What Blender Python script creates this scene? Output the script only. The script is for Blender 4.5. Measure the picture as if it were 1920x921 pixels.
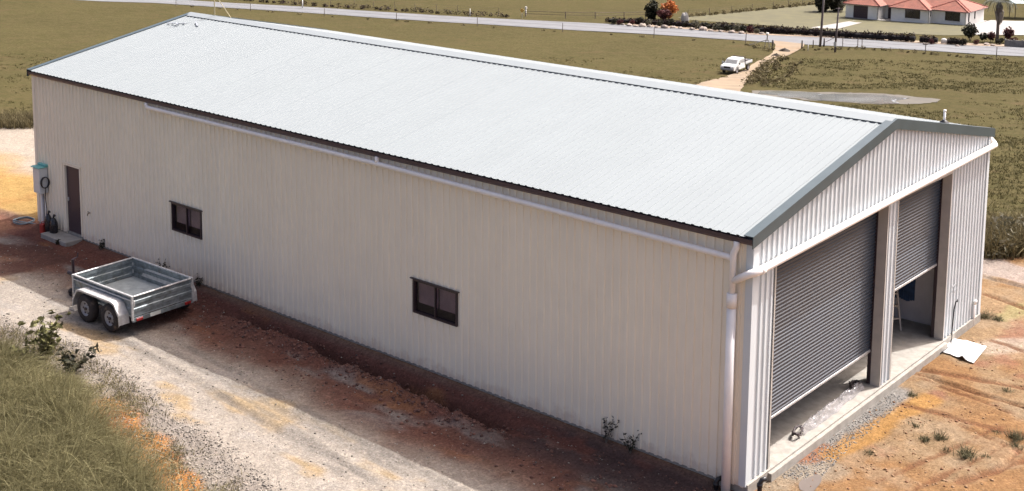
import bpy, math, random
import numpy as np
from mathutils import Vector, Matrix, Euler
for o in list(bpy.data.objects): bpy.data.objects.remove(o)
S = bpy.context.scene
COL = S.collection
R = math.radians
random.seed(7); rng = np.random.default_rng(11)

# ------------------------------------------------------------------ camera
FPX = 2366.9
CAM = np.array([10.824, -19.431, 11.559])
YAW, PIT, ROL = R(40.388), R(8.045), R(0.5)
SHY = -411.0
fw = np.array([-math.sin(YAW)*math.cos(PIT), math.cos(YAW)*math.cos(PIT), -math.sin(PIT)])
r0 = np.array([math.cos(YAW), math.sin(YAW), 0.0]); u0 = np.cross(r0, fw)
rt = r0*math.cos(ROL)+u0*math.sin(ROL); upv = -r0*math.sin(ROL)+u0*math.cos(ROL)
cd = bpy.data.cameras.new('camera'); cam = bpy.data.objects.new('camera', cd); COL.objects.link(cam)
M4 = Matrix(((rt[0], upv[0], -fw[0], CAM[0]), (rt[1], upv[1], -fw[1], CAM[1]), (rt[2], upv[2], -fw[2], CAM[2]), (0, 0, 0, 1)))
cam.matrix_world = M4
cd.sensor_fit = 'HORIZONTAL'; cd.sensor_width = 36; cd.lens = 36*FPX/1920; cd.shift_y = SHY/1920
cd.clip_start = 0.1; cd.clip_end = 6000
S.camera = cam

# ------------------------------------------------------------------ light
SUN = Vector((0.245, 0.606, 1.0)).normalized()
EL = math.asin(SUN.z); RO = math.atan2(SUN.x, SUN.y)
w = bpy.data.worlds.new('World'); S.world = w; w.use_nodes = True
nt = w.node_tree; bg = nt.nodes['Background']
sk = nt.nodes.new('ShaderNodeTexSky'); sk.sky_type = 'NISHITA'; sk.sun_disc = False
sk.sun_elevation = EL; sk.sun_rotation = RO; sk.air_density = 0.3; sk.dust_density = 6.0; sk.ozone_density = 0.0
nt.links.new(sk.outputs[0], bg.inputs[0]); bg.inputs[1].default_value = 0.15
sd = bpy.data.lights.new('sun', 'SUN'); sd.energy = 2.3; sd.angle = R(0.5); sd.color = (1.0, 0.99, 0.975)
so = bpy.data.objects.new('sun', sd); COL.objects.link(so); so.rotation_euler = (-SUN).to_track_quat('-Z', 'Y').to_euler()
S.view_settings.view_transform = 'Standard'; S.view_settings.look = 'None'
S.view_settings.exposure = 1.4; S.view_settings.gamma = 1.0

# ------------------------------------------------------------------ noise
def _h(ix, iy, s):
    n = (ix*374761393 + iy*668265263 + s*1442695041) & 0xffffffff
    n = ((n ^ (n >> 13))*1274126177) & 0xffffffff
    return ((n ^ (n >> 16)) & 0xffff)/65535.0
def vnoise(x, y, s=0):
    x = np.asarray(x, float); y = np.asarray(y, float)
    ix = np.floor(x).astype(np.int64); iy = np.floor(y).astype(np.int64)
    fx = x-ix; fy = y-iy; fx = fx*fx*(3-2*fx); fy = fy*fy*(3-2*fy)
    a = _h(ix, iy, s); b = _h(ix+1, iy, s); c = _h(ix, iy+1, s); d = _h(ix+1, iy+1, s)
    return (a*(1-fx)+b*fx)*(1-fy)+(c*(1-fx)+d*fx)*fy
def fbm(x, y, s=0, o=4):
    t = 0; a = 0.5; n = 0
    for i in range(o):
        t = t+a*vnoise(x*2**i+17.3*i, y*2**i-9.1*i, s+i); n += a; a *= 0.5
    return t/n
def sstep(a, b, x):
    t = np.clip((np.asarray(x, float)-a)/(b-a), 0, 1); return t*t*(3-2*t)

# ------------------------------------------------------------------ terrain
TB_S = [-200, -19.5, -7, 11.8, 14, 200]; TB_T = [54, 52, 50.5, 36.8, 36.3, 35.5]
ZF_T = [0, 25, 45, 70, 100, 145, 185, 225, 260, 6000]; ZF_Z = [-.5, -.9, -3.0, -6.4, -10.3, -14.8, -17.0, -19.0, -19.8, -20.5]
def ts(x, y):
    dx = np.asarray(x, float)-CAM[0]; dy = np.asarray(y, float)-CAM[1]
    return -dx*math.sin(YAW)+dy*math.cos(YAW), dx*math.cos(YAW)+dy*math.sin(YAW)
def pad_d(x, y):
    t, s = ts(x, y)
    return t-np.interp(s, TB_S, TB_T)+1.6*(fbm(np.asarray(x)*.35, np.asarray(y)*.35, 5)-.5)
def gully(x, y):      # washed-out channel along the long wall
    c = -0.62-0.28*sstep(-9, -4.5, x)+0.16*(fbm(x*.8, x*0+3.3, 31)-.5)*2
    a = sstep(-15.5, -13, x)*(1-sstep(-6.2, -4.3, x))
    return a*np.exp(-((y-c)/0.22)**2), a*np.exp(-((y-c+0.46)/0.24)**2)
def terr(x, y, fine=True):
    x = np.asarray(x, float); y = np.asarray(y, float)
    t, s = ts(x, y)
    far = np.interp(t, ZF_T, ZF_Z)+0.5*(fbm(x*.05, y*.05, 3)-.5)
    k = sstep(0, 13, pad_d(x, y))
    near = -0.2-0.085*np.clip(-5.2-y, 0, 60)
    if fine:
        g, b = gully(x, y)
        bump = 0.10*(fbm(x*.9, y*.9, 21)-.5)+0.05*(fbm(x*4, y*4, 22, 3)-.5)
        edge = sstep(0.0, 0.5, np.minimum(np.abs(y), 9)+10*(y > 0))*1.0
        edge = np.where((y > -0.5) & (y < 12) & (x < .3) & (x > -25.2), 0.15, 1)
        track = np.exp(-((y+3.6+.1*x*0)/.7)**2)*(x < 0)
        ch = sstep(-16, -13, x)*(1-sstep(-4.5, -2.5, x))*np.exp(-((y+1.15)/.55)**2)
        near = near+bump*edge*(1-.6*track)-0.36*g+0.17*b*(0.3+1.2*fbm(x*2, y*2, 41))+.085*np.exp(-(y/.22)**2)*(y < .3)*(x < -.6)+.22*ch*(fbm(x*3.2, y*3.2, 43, 3)-.45)
        # tyre ruts on the clay
        for (x0, y0, x1, y1, wd, dp) in RUTS:
            dx, dy = x1-x0, y1-y0; L = math.hypot(dx, dy)
            al = ((x-x0)*dx+(y-y0)*dy)/L; pe = (-(x-x0)*dy+(y-y0)*dx)/L+.12*(fbm(al*.9, al*0, 51)-.5)
            m = sstep(-.3, .3, al)*(1-sstep(L-.3, L+.3, al))
            near = near-dp*m*(np.exp(-(pe/wd)**2)-.55*np.exp(-((pe-2.0*wd)/wd)**2)-.45*np.exp(-((pe+2.0*wd)/wd)**2))
    return near*(1-k)+far*k
def up(u, v, z=-0.2):
    d = fw*FPX+rt*(u-960)-upv*(v-460.5-SHY)
    return CAM+(z-CAM[2])/d[2]*d
def P2(u, v): q = up(u, v); return (q[0], q[1])
RUTS = []
for (a, b, wd, dp) in [((1722, 703), (1960, 778), .07, .07), ((1868, 884), (1915, 843), .06, .06), ((1690, 760), (1960, 830), .10, .02),
                       ((1850, 520), (1960, 552), .09, .08), ((1848, 552), (1960, 592), .09, .06), ((1700, 690), (1960, 735), .10, .035), ((1800, 905), (1960, 850), .10, .05),
                       ((230, 640), (700, 905), .09, .03), ((180, 590), (760, 890), .09, .018), ((560, 775), (860, 921), .09, .025), ((330, 640), (760, 872), .05, .015), ((410, 740), (640, 890), .05, .02), ((440, 735), (700, 905), .05, .015),
                       ((1780, 790), (1960, 868), .05, .03), ((1640, 905), (1880, 800), .06, .02), ((1700, 925), (1960, 800), .06, .02), ((1860, 640), (1960, 672), .06, .03), ((1730, 712), (1960, 800), .05, .03)]:
    A, B = P2(*a), P2(*b); RUTS.append((A[0], A[1], B[0], B[1], wd, dp))
def geo(lo, hi, st, lim, gr=1.06):
    c = list(np.arange(lo, hi+1e-6, st)); a, b = c[0], c[-1]; s = st; L = []; H = []
    while b < lim: s *= gr; b += s; H.append(b)
    s = st
    while a > -lim: s *= gr; a -= s; L.append(a)
    return np.array(L[::-1]+c+H)
GX = geo(-31, 8, .078, 1500); GY = geo(-9, 20, .078, 1500)
XX, YY = np.meshgrid(GX, GY); ZZ = terr(XX, YY)
inside = (XX > -24.6) & (XX < -.3) & (YY > .3) & (YY < 11.3)
ZZ[inside] = -0.45
def gz(x, y):
    i = int(np.clip(np.searchsorted(GX, x)-1, 0, len(GX)-2)); j = int(np.clip(np.searchsorted(GY, y)-1, 0, len(GY)-2))
    fx = (x-GX[i])/(GX[i+1]-GX[i]); fy = (y-GY[j])/(GY[j+1]-GY[j])
    return float((ZZ[j, i]*(1-fx)+ZZ[j, i+1]*fx)*(1-fy)+(ZZ[j+1, i]*(1-fx)+ZZ[j+1, i+1]*fx)*fy)
def gzv(x, y):
    x = np.asarray(x, float); y = np.asarray(y, float)
    i = np.clip(np.searchsorted(GX, x)-1, 0, len(GX)-2); j = np.clip(np.searchsorted(GY, y)-1, 0, len(GY)-2)
    fx = (x-GX[i])/(GX[i+1]-GX[i]); fy = (y-GY[j])/(GY[j+1]-GY[j])
    return (ZZ[j, i]*(1-fx)+ZZ[j, i+1]*fx)*(1-fy)+(ZZ[j+1, i]*(1-fx)+ZZ[j+1, i+1]*fx)*fy
def at(u, v):         # where the line of sight of a photo pixel first meets the terrain
    d = fw*FPX+rt*(u-960)-upv*(v-460.5-SHY); d = d/np.linalg.norm(d)
    s = np.concatenate([np.arange(12, 120, .1), np.arange(120, 700, .4)])
    P = CAM[None]+s[:, None]*d[None]
    below = P[:, 2] < gzv(P[:, 0], P[:, 1])
    k = int(np.argmax(below)) if below.any() else len(s)-1
    q = P[k]; return np.array([q[0], q[1], gz(q[0], q[1])])

# ------------------------------------------------------------------ materials
MATS = {}
def _new(name):
    m = bpy.data.materials.new(name); m.use_nodes = True; n = m.node_tree
    return m, n, n.nodes['Principled BSDF']
def N(n, t, **k):
    q = n.nodes.new(t)
    for a, b in k.items():
        if a.startswith('i_'): q.inputs[a[2:].replace('_', ' ')].default_value = b
        else: setattr(q, a, b)
    return q
def mix(n, fac, a, b, mode='MIX'):
    q = n.nodes.new('ShaderNodeMix'); q.data_type = 'RGBA'; q.blend_type = mode
    for s, v in ((q.inputs[0], fac), (q.inputs[6], a), (q.inputs[7], b)):
        if isinstance(v, (int, float)): s.default_value = v
        elif isinstance(v, tuple): s.default_value = (*v[:3], 1)
        else: n.links.new(v, s)
    return q.outputs[2]
def ramp(n, src, a, b):
    q = n.nodes.new('ShaderNodeMapRange'); q.interpolation_type = 'SMOOTHSTEP'
    n.links.new(src, q.inputs[0]); q.inputs[1].default_value = a; q.inputs[2].default_value = b
    return q.outputs[0]
def noise(n, vec, scale, det=4, rough=.55, stretch=None):
    if stretch:
        mp = n.nodes.new('ShaderNodeMapping'); n.links.new(vec, mp.inputs[0]); mp.inputs['Scale'].default_value = stretch; vec = mp.outputs[0]
    q = n.nodes.new('ShaderNodeTexNoise'); n.links.new(vec, q.inputs['Vector'])
    q.inputs['Scale'].default_value = scale; q.inputs['Detail'].default_value = det; q.inputs['Roughness'].default_value = rough
    return q.outputs[0]
def mat(name, col, rough=.6, metal=0, var=.12, scale=6, dirt=None, bump=0, bscale=40, rand=0, spec=.5, stretch=None):
    """plain surface: colour with soft mottling, optional dirt patches, bump and per-object tone"""
    if name in MATS: return MATS[name]
    m, n, b = _new(name); tc = N(n, 'ShaderNodeTexCoord'); v = tc.outputs['Object']
    nz = noise(n, v, scale, 5, .6, stretch)
    dark = tuple(c*(1-var*1.6) for c in col); lite = tuple(min(1, c*(1+var)) for c in col)
    c = mix(n, ramp(n, nz, .3, .7), dark, lite)
    if dirt:
        c = mix(n, ramp(n, noise(n, v, dirt[1], 6, .65), dirt[2], dirt[2]+.2), c, dirt[0])
    if rand:
        oi = N(n, 'ShaderNodeObjectInfo'); mr = N(n, 'ShaderNodeMapRange'); n.links.new(oi.outputs['Random'], mr.inputs[0])
        mr.inputs[3].default_value = 1-rand; mr.inputs[4].default_value = 1+rand*.5
        hs = N(n, 'ShaderNodeHueSaturation'); n.links.new(mr.outputs[0], hs.inputs['Value']); n.links.new(c, hs.inputs['Color']); c = hs.outputs[0]
    n.links.new(c, b.inputs['Base Color'])
    b.inputs['Metallic'].default_value = metal; b.inputs['Specular IOR Level'].default_value = spec
    rr = N(n, 'ShaderNodeMapRange'); n.links.new(nz, rr.inputs[0]); rr.inputs[3].default_value = max(.03, rough-.1); rr.inputs[4].default_value = min(1, rough+.1)
    n.links.new(rr.outputs[0], b.inputs['Roughness'])
    if bump:
        bp = N(n, 'ShaderNodeBump'); bp.inputs['Strength'].default_value = bump; bp.inputs['Distance'].default_value = .02
        n.links.new(noise(n, v, bscale, 4, .6), bp.inputs['Height']); n.links.new(bp.outputs[0], b.inputs['Normal'])
    MATS[name] = m; return m
def leafmat(name, c1, c2, rough=.6, trans=.25):
    """foliage: tone from the mesh attribute 'tone' (0..1), random per leaf"""
    if name in MATS: return MATS[name]
    m, n, b = _new(name); a = N(n, 'ShaderNodeAttribute', attribute_name='tone')
    c = mix(n, a.outputs['Fac'], c1, c2); n.links.new(c, b.inputs['Base Color']); b.inputs['Roughness'].default_value = rough
    b.inputs['Specular IOR Level'].default_value = .1
    tr = N(n, 'ShaderNodeBsdfTranslucent'); n.links.new(c, tr.inputs[0]); ms = N(n, 'ShaderNodeMixShader'); ms.inputs[0].default_value = trans
    n.links.new(b.outputs[0], ms.inputs[1]); n.links.new(tr.outputs[0], ms.inputs[2]); n.links.new(ms.outputs[0], n.nodes['Material Output'].inputs[0])
    MATS[name] = m; return m

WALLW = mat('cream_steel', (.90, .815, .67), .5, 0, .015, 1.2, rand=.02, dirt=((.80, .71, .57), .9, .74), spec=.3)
GABLE_LIT = mat('wall_steel_sunlit', (.60, .635, .65), .5, 0, .02, 1.2, rand=.025, spec=.3)  # copy of the wall steel, recoloured cooler for the sunlit gable
ROOFW = mat('white_roof_steel', (.224, .246, .252), .55, 0, .01, .8, rand=.014, spec=.25)
n = WALLW.node_tree; b = n.nodes['Principled BSDF']; src = b.inputs['Base Color'].links[0].from_socket
tc = N(n, 'ShaderNodeTexCoord'); sx = N(n, 'ShaderNodeSeparateXYZ'); n.links.new(tc.outputs['Object'], sx.inputs[0])
ml = N(n, 'ShaderNodeMath', operation='MULTIPLY_ADD'); n.links.new(noise(n, tc.outputs['Object'], 2.3, 6, .7), ml.inputs[0]); ml.inputs[1].default_value = -.9; n.links.new(sx.outputs['Z'], ml.inputs[2])
n.links.new(mix(n, ramp(n, ml.outputs[0], -.26, -.52), src, (.74, .63, .51)), b.inputs['Base Color'])
RIDGE = mat('white_flashing', (.222, .243, .25), .5, 0, .015, 2, spec=.25)
BARGE = mat('slate_grey_steel', (.050, .072, .081), .4, 0, .06, 3)
GUTTER = mat('dark_brown_steel', (.085, .054, .058), .4, 0, .08, 3)
PVC = mat('white_pvc', (.88, .83, .79), .35, 0, .03, 3, dirt=((.72, .64, .56), 2.5, .72))
TRIM = mat('cream_trim', (.46, .43, .395), .5, 0, .05, 4)
SLAB = mat('concrete', (.31, .285, .25), .85, 0, .12, 5, dirt=((.42, .27, .12), 1.1, .62), bump=.15)
CURT = mat('charcoal_door_steel', (.036, .047, .064), .34, 0, .06, 2)
DARKF = mat('dark_brown_frame', (.035, .022, .028), .4, 0, .1, 5)
GALV = mat('galvanised_steel', (.22, .25, .26), .5, .5, .22, 7, dirt=((.13, .115, .10), 5, .54), bump=.06, bscale=60)
GALVL = mat('galvanised_edge', (.50, .49, .48), .45, .3, .12, 9)
RUBBER = mat('tyre_rubber', (.028, .022, .022), .8, 0, .2, 10, dirt=((.14, .10, .075), 6, .55))
RIM = mat('wheel_steel', (.34, .33, .34), .5, .3, .15, 9, dirt=((.25, .2, .16), 8, .6))
BLACK = mat('black_plastic', (.014, .013, .015), .4, 0, .2, 8)
WOODP = mat('weathered_timber', (.17, .135, .11), .9, 0, .25, 12, stretch=(1, 1, .15))
ROCK = mat('pale_rock', (.30, .245, .205), .9, 0, .25, 4, bump=.5, bscale=6, rand=.25)
m, n, b = _new('tinted_glass'); b.inputs['Base Color'].default_value = (.02, .014, .018, 1); b.inputs['Roughness'].default_value = .06; b.inputs['Alpha'].default_value = .22; GLASS = m

# ------------------------------------------------------------------ mesh building
class MB:
    def __init__(s): s.v = []; s.f = []; s.t = []
    def add(s, vs, fs, tone=None):
        k = len(s.v); s.v += [tuple(map(float, q)) for q in vs]; s.f += [tuple(i+k for i in f) for f in fs]
        if tone is not None: s.t += [tone]*len(vs)
        return s
    def box(s, c, d, rz=0, M=None, bev=0):
        x, y, z = d[0]/2, d[1]/2, d[2]/2
        if bev > 0:
            b = min(bev, x*.9, y*.9, z*.9); vs = []; ids = {}
            for sx in (-1, 1):
                for sy in (-1, 1):
                    for sz in (-1, 1):
                        for ax in range(3):
                            q = [sx*(x-b), sy*(y-b), sz*(z-b)]; q[ax] = (sx*x, sy*y, sz*z)[ax]; ids[sx, sy, sz, ax] = len(vs); vs.append(q)
            fs = []
            for ax in range(3):
                o = [i for i in range(3) if i != ax]
                for sg in (-1, 1):
                    f = []
                    for a1, a2 in ((-1, -1), (1, -1), (1, 1), (-1, 1)):
                        k = [0]*3; k[ax] = sg; k[o[0]] = a1; k[o[1]] = a2; f.append(ids[(*k, ax)])
                    fs.append(f)
                    for sg2 in (-1, 1):
                        if ax < 2:
                            for o2 in range(ax+1, 3):
                                e = [i for i in range(3) if i not in (ax, o2)][0]
                                k0 = [0]*3; k0[ax] = sg; k0[o2] = sg2; k0[e] = -1; k1 = list(k0); k1[e] = 1
                                fs.append([ids[(*k0, ax)], ids[(*k1, ax)], ids[(*k1, o2)], ids[(*k0, o2)]])
            for sx in (-1, 1):
                for sy in (-1, 1):
                    for sz in (-1, 1): fs.append([ids[sx, sy, sz, 0], ids[sx, sy, sz, 1], ids[sx, sy, sz, 2]])
            fs = list({tuple(sorted(f)): f for f in fs}.values())
        else:
            vs = [(sx*x, sy*y, sz*z) for sx in (-1, 1) for sy in (-1, 1) for sz in (-1, 1)]
            fs = [(0, 1, 3, 2), (4, 6, 7, 5), (0, 4, 5, 1), (2, 3, 7, 6), (0, 2, 6, 4), (1, 5, 7, 3)]
        if M is not None: vs = [M @ Vector(q) for q in vs]
        c_, s_ = math.cos(rz), math.sin(rz)
        vs = [(c[0]+q[0]*c_-q[1]*s_, c[1]+q[0]*s_+q[1]*c_, c[2]+q[2]) for q in vs]
        return s.add(vs, fs)
    def tube(s, path, r, n=10, cap=True):
        path = [Vector(q) for q in path]; rs = r if isinstance(r, (list, tuple)) else [r]*len(path)
        vs = []; fs = []; prev = None
        for i, q in enumerate(path):
            if i == 0: d = path[1]-q
            elif i == len(path)-1: d = q-path[i-1]
            else: d = (path[i+1]-q).normalized()+(q-path[i-1]).normalized()
            d.normalize()
            if prev is None:
                a = d.orthogonal().normalized()
            else:
                a = prev-d*prev.dot(d); a.normalize()
            prev = a; bb = d.cross(a)
            for k in range(n):
                th = 2*math.pi*k/n; vs.append(q+(a*math.cos(th)+bb*math.sin(th))*rs[i])
        for i in range(len(path)-1):
            for k in range(n): fs.append((i*n+k, i*n+(k+1) % n, (i+1)*n+(k+1) % n, (i+1)*n+k))
        if cap: fs.append(tuple(range(n))[::-1]); fs.append(tuple((len(path)-1)*n+k for k in range(n)))
        return s.add(vs, fs)
    def lathe(s, prof, c, axis='y', n=20):
        vs = []; fs = []
        for (a, r_) in prof:
            for k in range(n):
                th = 2*math.pi*k/n; q = (r_*math.cos(th), a, r_*math.sin(th)) if axis == 'y' else (r_*math.cos(th), r_*math.sin(th), a)
                vs.append((c[0]+q[0], c[1]+q[1], c[2]+q[2]))
        for i in range(len(prof)-1):
            for k in range(n): fs.append((i*n+k, i*n+(k+1) % n, (i+1)*n+(k+1) % n, (i+1)*n+k))
        return s.add(vs, fs)
    def prism(s, poly, ext, M=None):      # polygon in (x, z) pushed along y by ext=(y0, y1)
        k = len(poly); vs = [(q[0], ext[0], q[1]) for q in poly]+[(q[0], ext[1], q[1]) for q in poly]
        fs = [tuple(range(k)), tuple(range(2*k-1, k-1, -1))]+[(i, i+k, (i+1) % k+k, (i+1) % k) for i in range(k)]
        if M is not None: vs = [M @ Vector(q) for q in vs]
        return s.add(vs, fs)
    def build(s, name, mt, parent=None, smooth=False, loc=None):
        me = bpy.data.meshes.new(name); me.from_pydata(s.v, [], s.f); me.validate(); me.materials.append(mt)
        if smooth: me.polygons.foreach_set('use_smooth', [True]*len(me.polygons))
        if s.t and len(s.t) == len(s.v):
            at_ = me.attributes.new('tone', 'FLOAT', 'POINT'); at_.data.foreach_set('value', s.t)
        o = bpy.data.objects.new(name, me); COL.objects.link(o)
        if parent is not None: o.parent = parent
        if loc is not None: o.location = loc
        return o
def npmesh(name, V, F, mt, parent=None, tone=None, smooth=False):
    """V (n,3), F (m,k) arrays"""
    me = bpy.data.meshes.new(name); V = np.asarray(V, np.float32); F = np.asarray(F, np.int32); k = F.shape[1]
    me.vertices.add(len(V)); me.vertices.foreach_set('co', V.ravel())
    me.loops.add(F.size); me.loops.foreach_set('vertex_index', F.ravel())
    me.polygons.add(len(F)); me.polygons.foreach_set('loop_start', np.arange(0, F.size, k, dtype=np.int32))
    me.polygons.foreach_set('loop_total', np.full(len(F), k, np.int32))
    if smooth: me.polygons.foreach_set('use_smooth', np.ones(len(F), bool))
    me.update(calc_edges=True); me.materials.append(mt)
    if tone is not None:
        a = me.attributes.new('tone', 'FLOAT', 'POINT'); a.data.foreach_set('value', np.asarray(tone, np.float32))
    o = bpy.data.objects.new(name, me); COL.objects.link(o)
    if parent is not None: o.parent = parent
    return o
def tag(o, label=None, cat=None, group=None, kind=None):
    if label: o['label'] = label
    if cat: o['category'] = cat
    if group: o['group'] = group
    if kind: o['kind'] = kind
    return o
def thing(name, label, cat, loc=(0, 0, 0), rz=0, group=None):
    o = bpy.data.objects.new(name, None); COL.objects.link(o); o.empty_display_size = .2
    o.location = tuple(map(float, loc)); o.rotation_euler = (0, 0, rz)
    return tag(o, label, cat, group)
def dup(root, loc, rz=0, label=None, sc=1):
    r = root.copy(); COL.objects.link(r); r.location = tuple(map(float, loc)); r.rotation_euler = (0, 0, rz); r.scale = (sc, sc, sc)
    if label: r['label'] = label
    for ch in list(root.children):
        c = ch.copy(); COL.objects.link(c); c.parent = r
        for g in list(ch.children):
            d = g.copy(); COL.objects.link(d); d.parent = c
    return r

# ------------------------------------------------------------------ ground
def segd(x, y, pts):
    """distance to a polyline"""
    best = np.full(np.shape(x), 1e9)
    for (a, b_) in zip(pts[:-1], pts[1:]):
        dx, dy = b_[0]-a[0], b_[1]-a[1]; L2 = dx*dx+dy*dy+1e-9
        t = np.clip(((x-a[0])*dx+(y-a[1])*dy)/L2, 0, 1)
        best = np.minimum(best, np.hypot(x-a[0]-t*dx, y-a[1]-t*dy))
    return best
GRAVEL = np.array([.40, .35, .295]); CLAY = np.array([.272, .152, .071]); TAN = np.array([.28, .19, .110]); RED = np.array([.19, .078, .055])
GREYG = np.array([.30, .28, .255]); ORANGE = np.array([.36, .15, .042]); YEL = np.array([.42, .27, .10]); GULLYC = np.array([.10, .055, .045]); BASEC = TAN
DK = np.array([.17, .135, .115])
def edge_y(x): return np.interp(x, [-40, -18.4, -15.35, -12.6, -9, -6.5, 0], [-4.9, -4.85, -4.5, -4.72, -5.25, -5.75, -6.6])
def ground_attr(x, y):
    n1 = fbm(x*.5, y*.5, 61, 5); n2 = fbm(x*1.6, y*1.6, 62, 5); n3 = fbm(x*.22, y*.22, 63, 4); n4 = fbm(x*5, y*5, 64, 3)
    c = np.empty(x.shape+(3,)); c[:] = TAN
    def bl(m, col): m = np.clip(m, 0, 1)[..., None]; c[:] = c*(1-m)+np.asarray(col)*m
    bl(sstep(.42, .62, n1), CLAY); bl(.45*sstep(.55, .7, n2), [.33, .25, .17]); bl(.6*sstep(.6, .75, fbm(x*.9, y*.9, 66)), RED*1.3)
    front = sstep(.1, -.35, y+0*x)*sstep(1.5, -.5, x+.6*y*0+.8*(n2-.5))
    bl(front, GRAVEL)
    # dirt beside the wall: grey gravel mixed with red and brown soil
    dw = -y+1.1*(n1-.5)+.5*(n2-.5)
    bl(front*sstep(3.3, 2.3, dw), [.26, .19, .15])
    bl(front*sstep(.44, .60, fbm(x*.45, y*1.1, 71))*sstep(2.9, 1.5, dw), RED)
    bl(.9*front*sstep(2.7, 1.8, dw), [.185, .085, .062])
    bl(.9*front*sstep(1.6, .9, dw), [.15, .066, .055])
    bl(.75*front*sstep(.52, .66, fbm(x*.55+4, y*1.4, 74))*sstep(2.9, 1.7, dw)*sstep(.7, 1.5, dw), GREYG)
    bl(.85*front*sstep(.60, .70, fbm(x*.5, y*1.2, 72))*sstep(2.6, 1.8, dw), [.30, .14, .07])
    bl(.9*front*sstep(-6.5, -3.5, x)*sstep(2.4, 1.0, dw)*sstep(.3, .5, n2), [.075, .055, .055])
    g, b_ = gully(x, y); bl(.95*g, GULLYC*.55); bl(.7*b_, [.19, .085, .065])  # darkest colour follows the channel, reddish on its bank
    bl(.6*front*sstep(.30, .15, -y), [.17, .125, .105])
    # yellow patches on the light track
    bl(.55*front*sstep(.60, .72, fbm(x*.55, y*1.3, 73))*sstep(2.9, 3.3, dw), YEL)
    bl(.5*front*sstep(.62, .74, fbm(x*.7, y*2.2, 79))*sstep(2.9, 3.3, dw), [.36, .33, .30])
    # speckled coarse fringe, clay and soil under the grass
    e = y-edge_y(x)+.45*(n2-.5)
    bl(front*sstep(.28, -.1, e)*(.45+.4*n4), [.25, .215, .185])
    bl(front*sstep(-.55, -.95, e), [.16, .13, .075])
    cl = [P2(195, 760), P2(260, 815), P2(320, 880), P2(350, 925)]
    bl(sstep(.50, .22, segd(x, y, cl)+.55*(n2-.5)), ORANGE*1.3)
    bl(sstep(.25, .12, segd(x, y, [P2(205, 770), P2(235, 800)])+.3*(n2-.5)), [.36, .11, .035])
    # far end: pale pad, orange fill, wet patch
    farend = sstep(-24.6, -25.6, x+.4*(n2-.5))
    bl(farend*sstep(-.6, .6, y+1.2*(n1-.5)), YEL*.95); bl(farend*.8*sstep(.5, .66, n1)*sstep(-.6, .6, y), [.36, .19, .07])
    bl(farend*sstep(2.2, 4.2, y+2.2*(n1-.5)), [.40, .345, .28])
    bl(farend*.8*sstep(.3, -.8, y+.8*(n2-.5)), [.30, .16, .10])
    wt = [P2(-20, 470), P2(55, 470), P2(85, 485), P2(20, 505)]
    bl(.9*sstep(.75, .45, segd(x, y, wt)+.7*(n2-.5)), [.13, .066, .052])
    bl(.7*sstep(.6, .3, segd(x, y, [P2(60, 420), P2(150, 470), P2(240, 500)])+.6*(n2-.5)), [.24, .105, .075])
    # clay yard by the roller doors
    bl(sstep(.62, .38, segd(x, y, [P2(1495, 880), P2(1545, 830), P2(1600, 785), P2(1660, 735)])+.45*(n2-.5)), [.25, .235, .215])
    bl(.7*sstep(.5, .3, segd(x, y, [P2(1440, 900), P2(1500, 890), P2(1560, 880)])+.5*(n2-.5)), [.30, .245, .18])
    bl(.85*sstep(.42, .2, segd(x, y, [P2(1506, 856), P2(1545, 842)])+.4*(n2-.5)), [.29, .125, .065])
    bl(.9*sstep(.36, .16, segd(x, y, [P2(1560, 855), P2(1581, 840), P2(1628, 815), P2(1680, 782), P2(1745, 748)])+.35*(n2-.5)), [.36, .195, .065])
    bl(.8*sstep(.30, .12, segd(x, y, [P2(1666, 716), P2(1700, 692)])+.2*(n2-.5)), [.33, .135, .04])
    bl(.6*sstep(.55, .30, segd(x, y, [P2(1860, 655), P2(1925, 645)])+.4*(n2-.5)), [.42, .36, .29])
    bl(.65*sstep(.30, .15, segd(x, y, [P2(1880, 600), P2(1925, 575)])+.5*(n2-.5)), [.30, .27, .13])
    for (x0, y0, x1, y1, wd, dp) in RUTS:
        if x0 > -.8: bl(.75*sstep(wd*1.5, wd*.4, segd(x, y, [(x0, y0), (x1, y1)])+.16*(n2-.5)), [.17, .075, .038])
        else: bl(.5*sstep(wd*2.4, wd*.6, segd(x, y, [(x0, y0), (x1, y1)])+.25*(n2-.5)), [.24, .215, .19])
    # wheel marks: pale dusty puddle beyond the back corner
    bl(.7*sstep(1.0, .6, segd(x, y, [P2(1850, 497), P2(1930, 522)])+.7*(n2-.5)), [.36, .32, .30])
    c *= (.64+.19*n4)[..., None]
    gr = sstep(-.9, .9, pad_d(x, y)+1.2*(n2-.5))
    gr = np.maximum(gr, front*sstep(-1.5, -2.2, e)*.8)
    gr = np.maximum(gr, sstep(-9, -11, y))
    return c, gr
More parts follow.
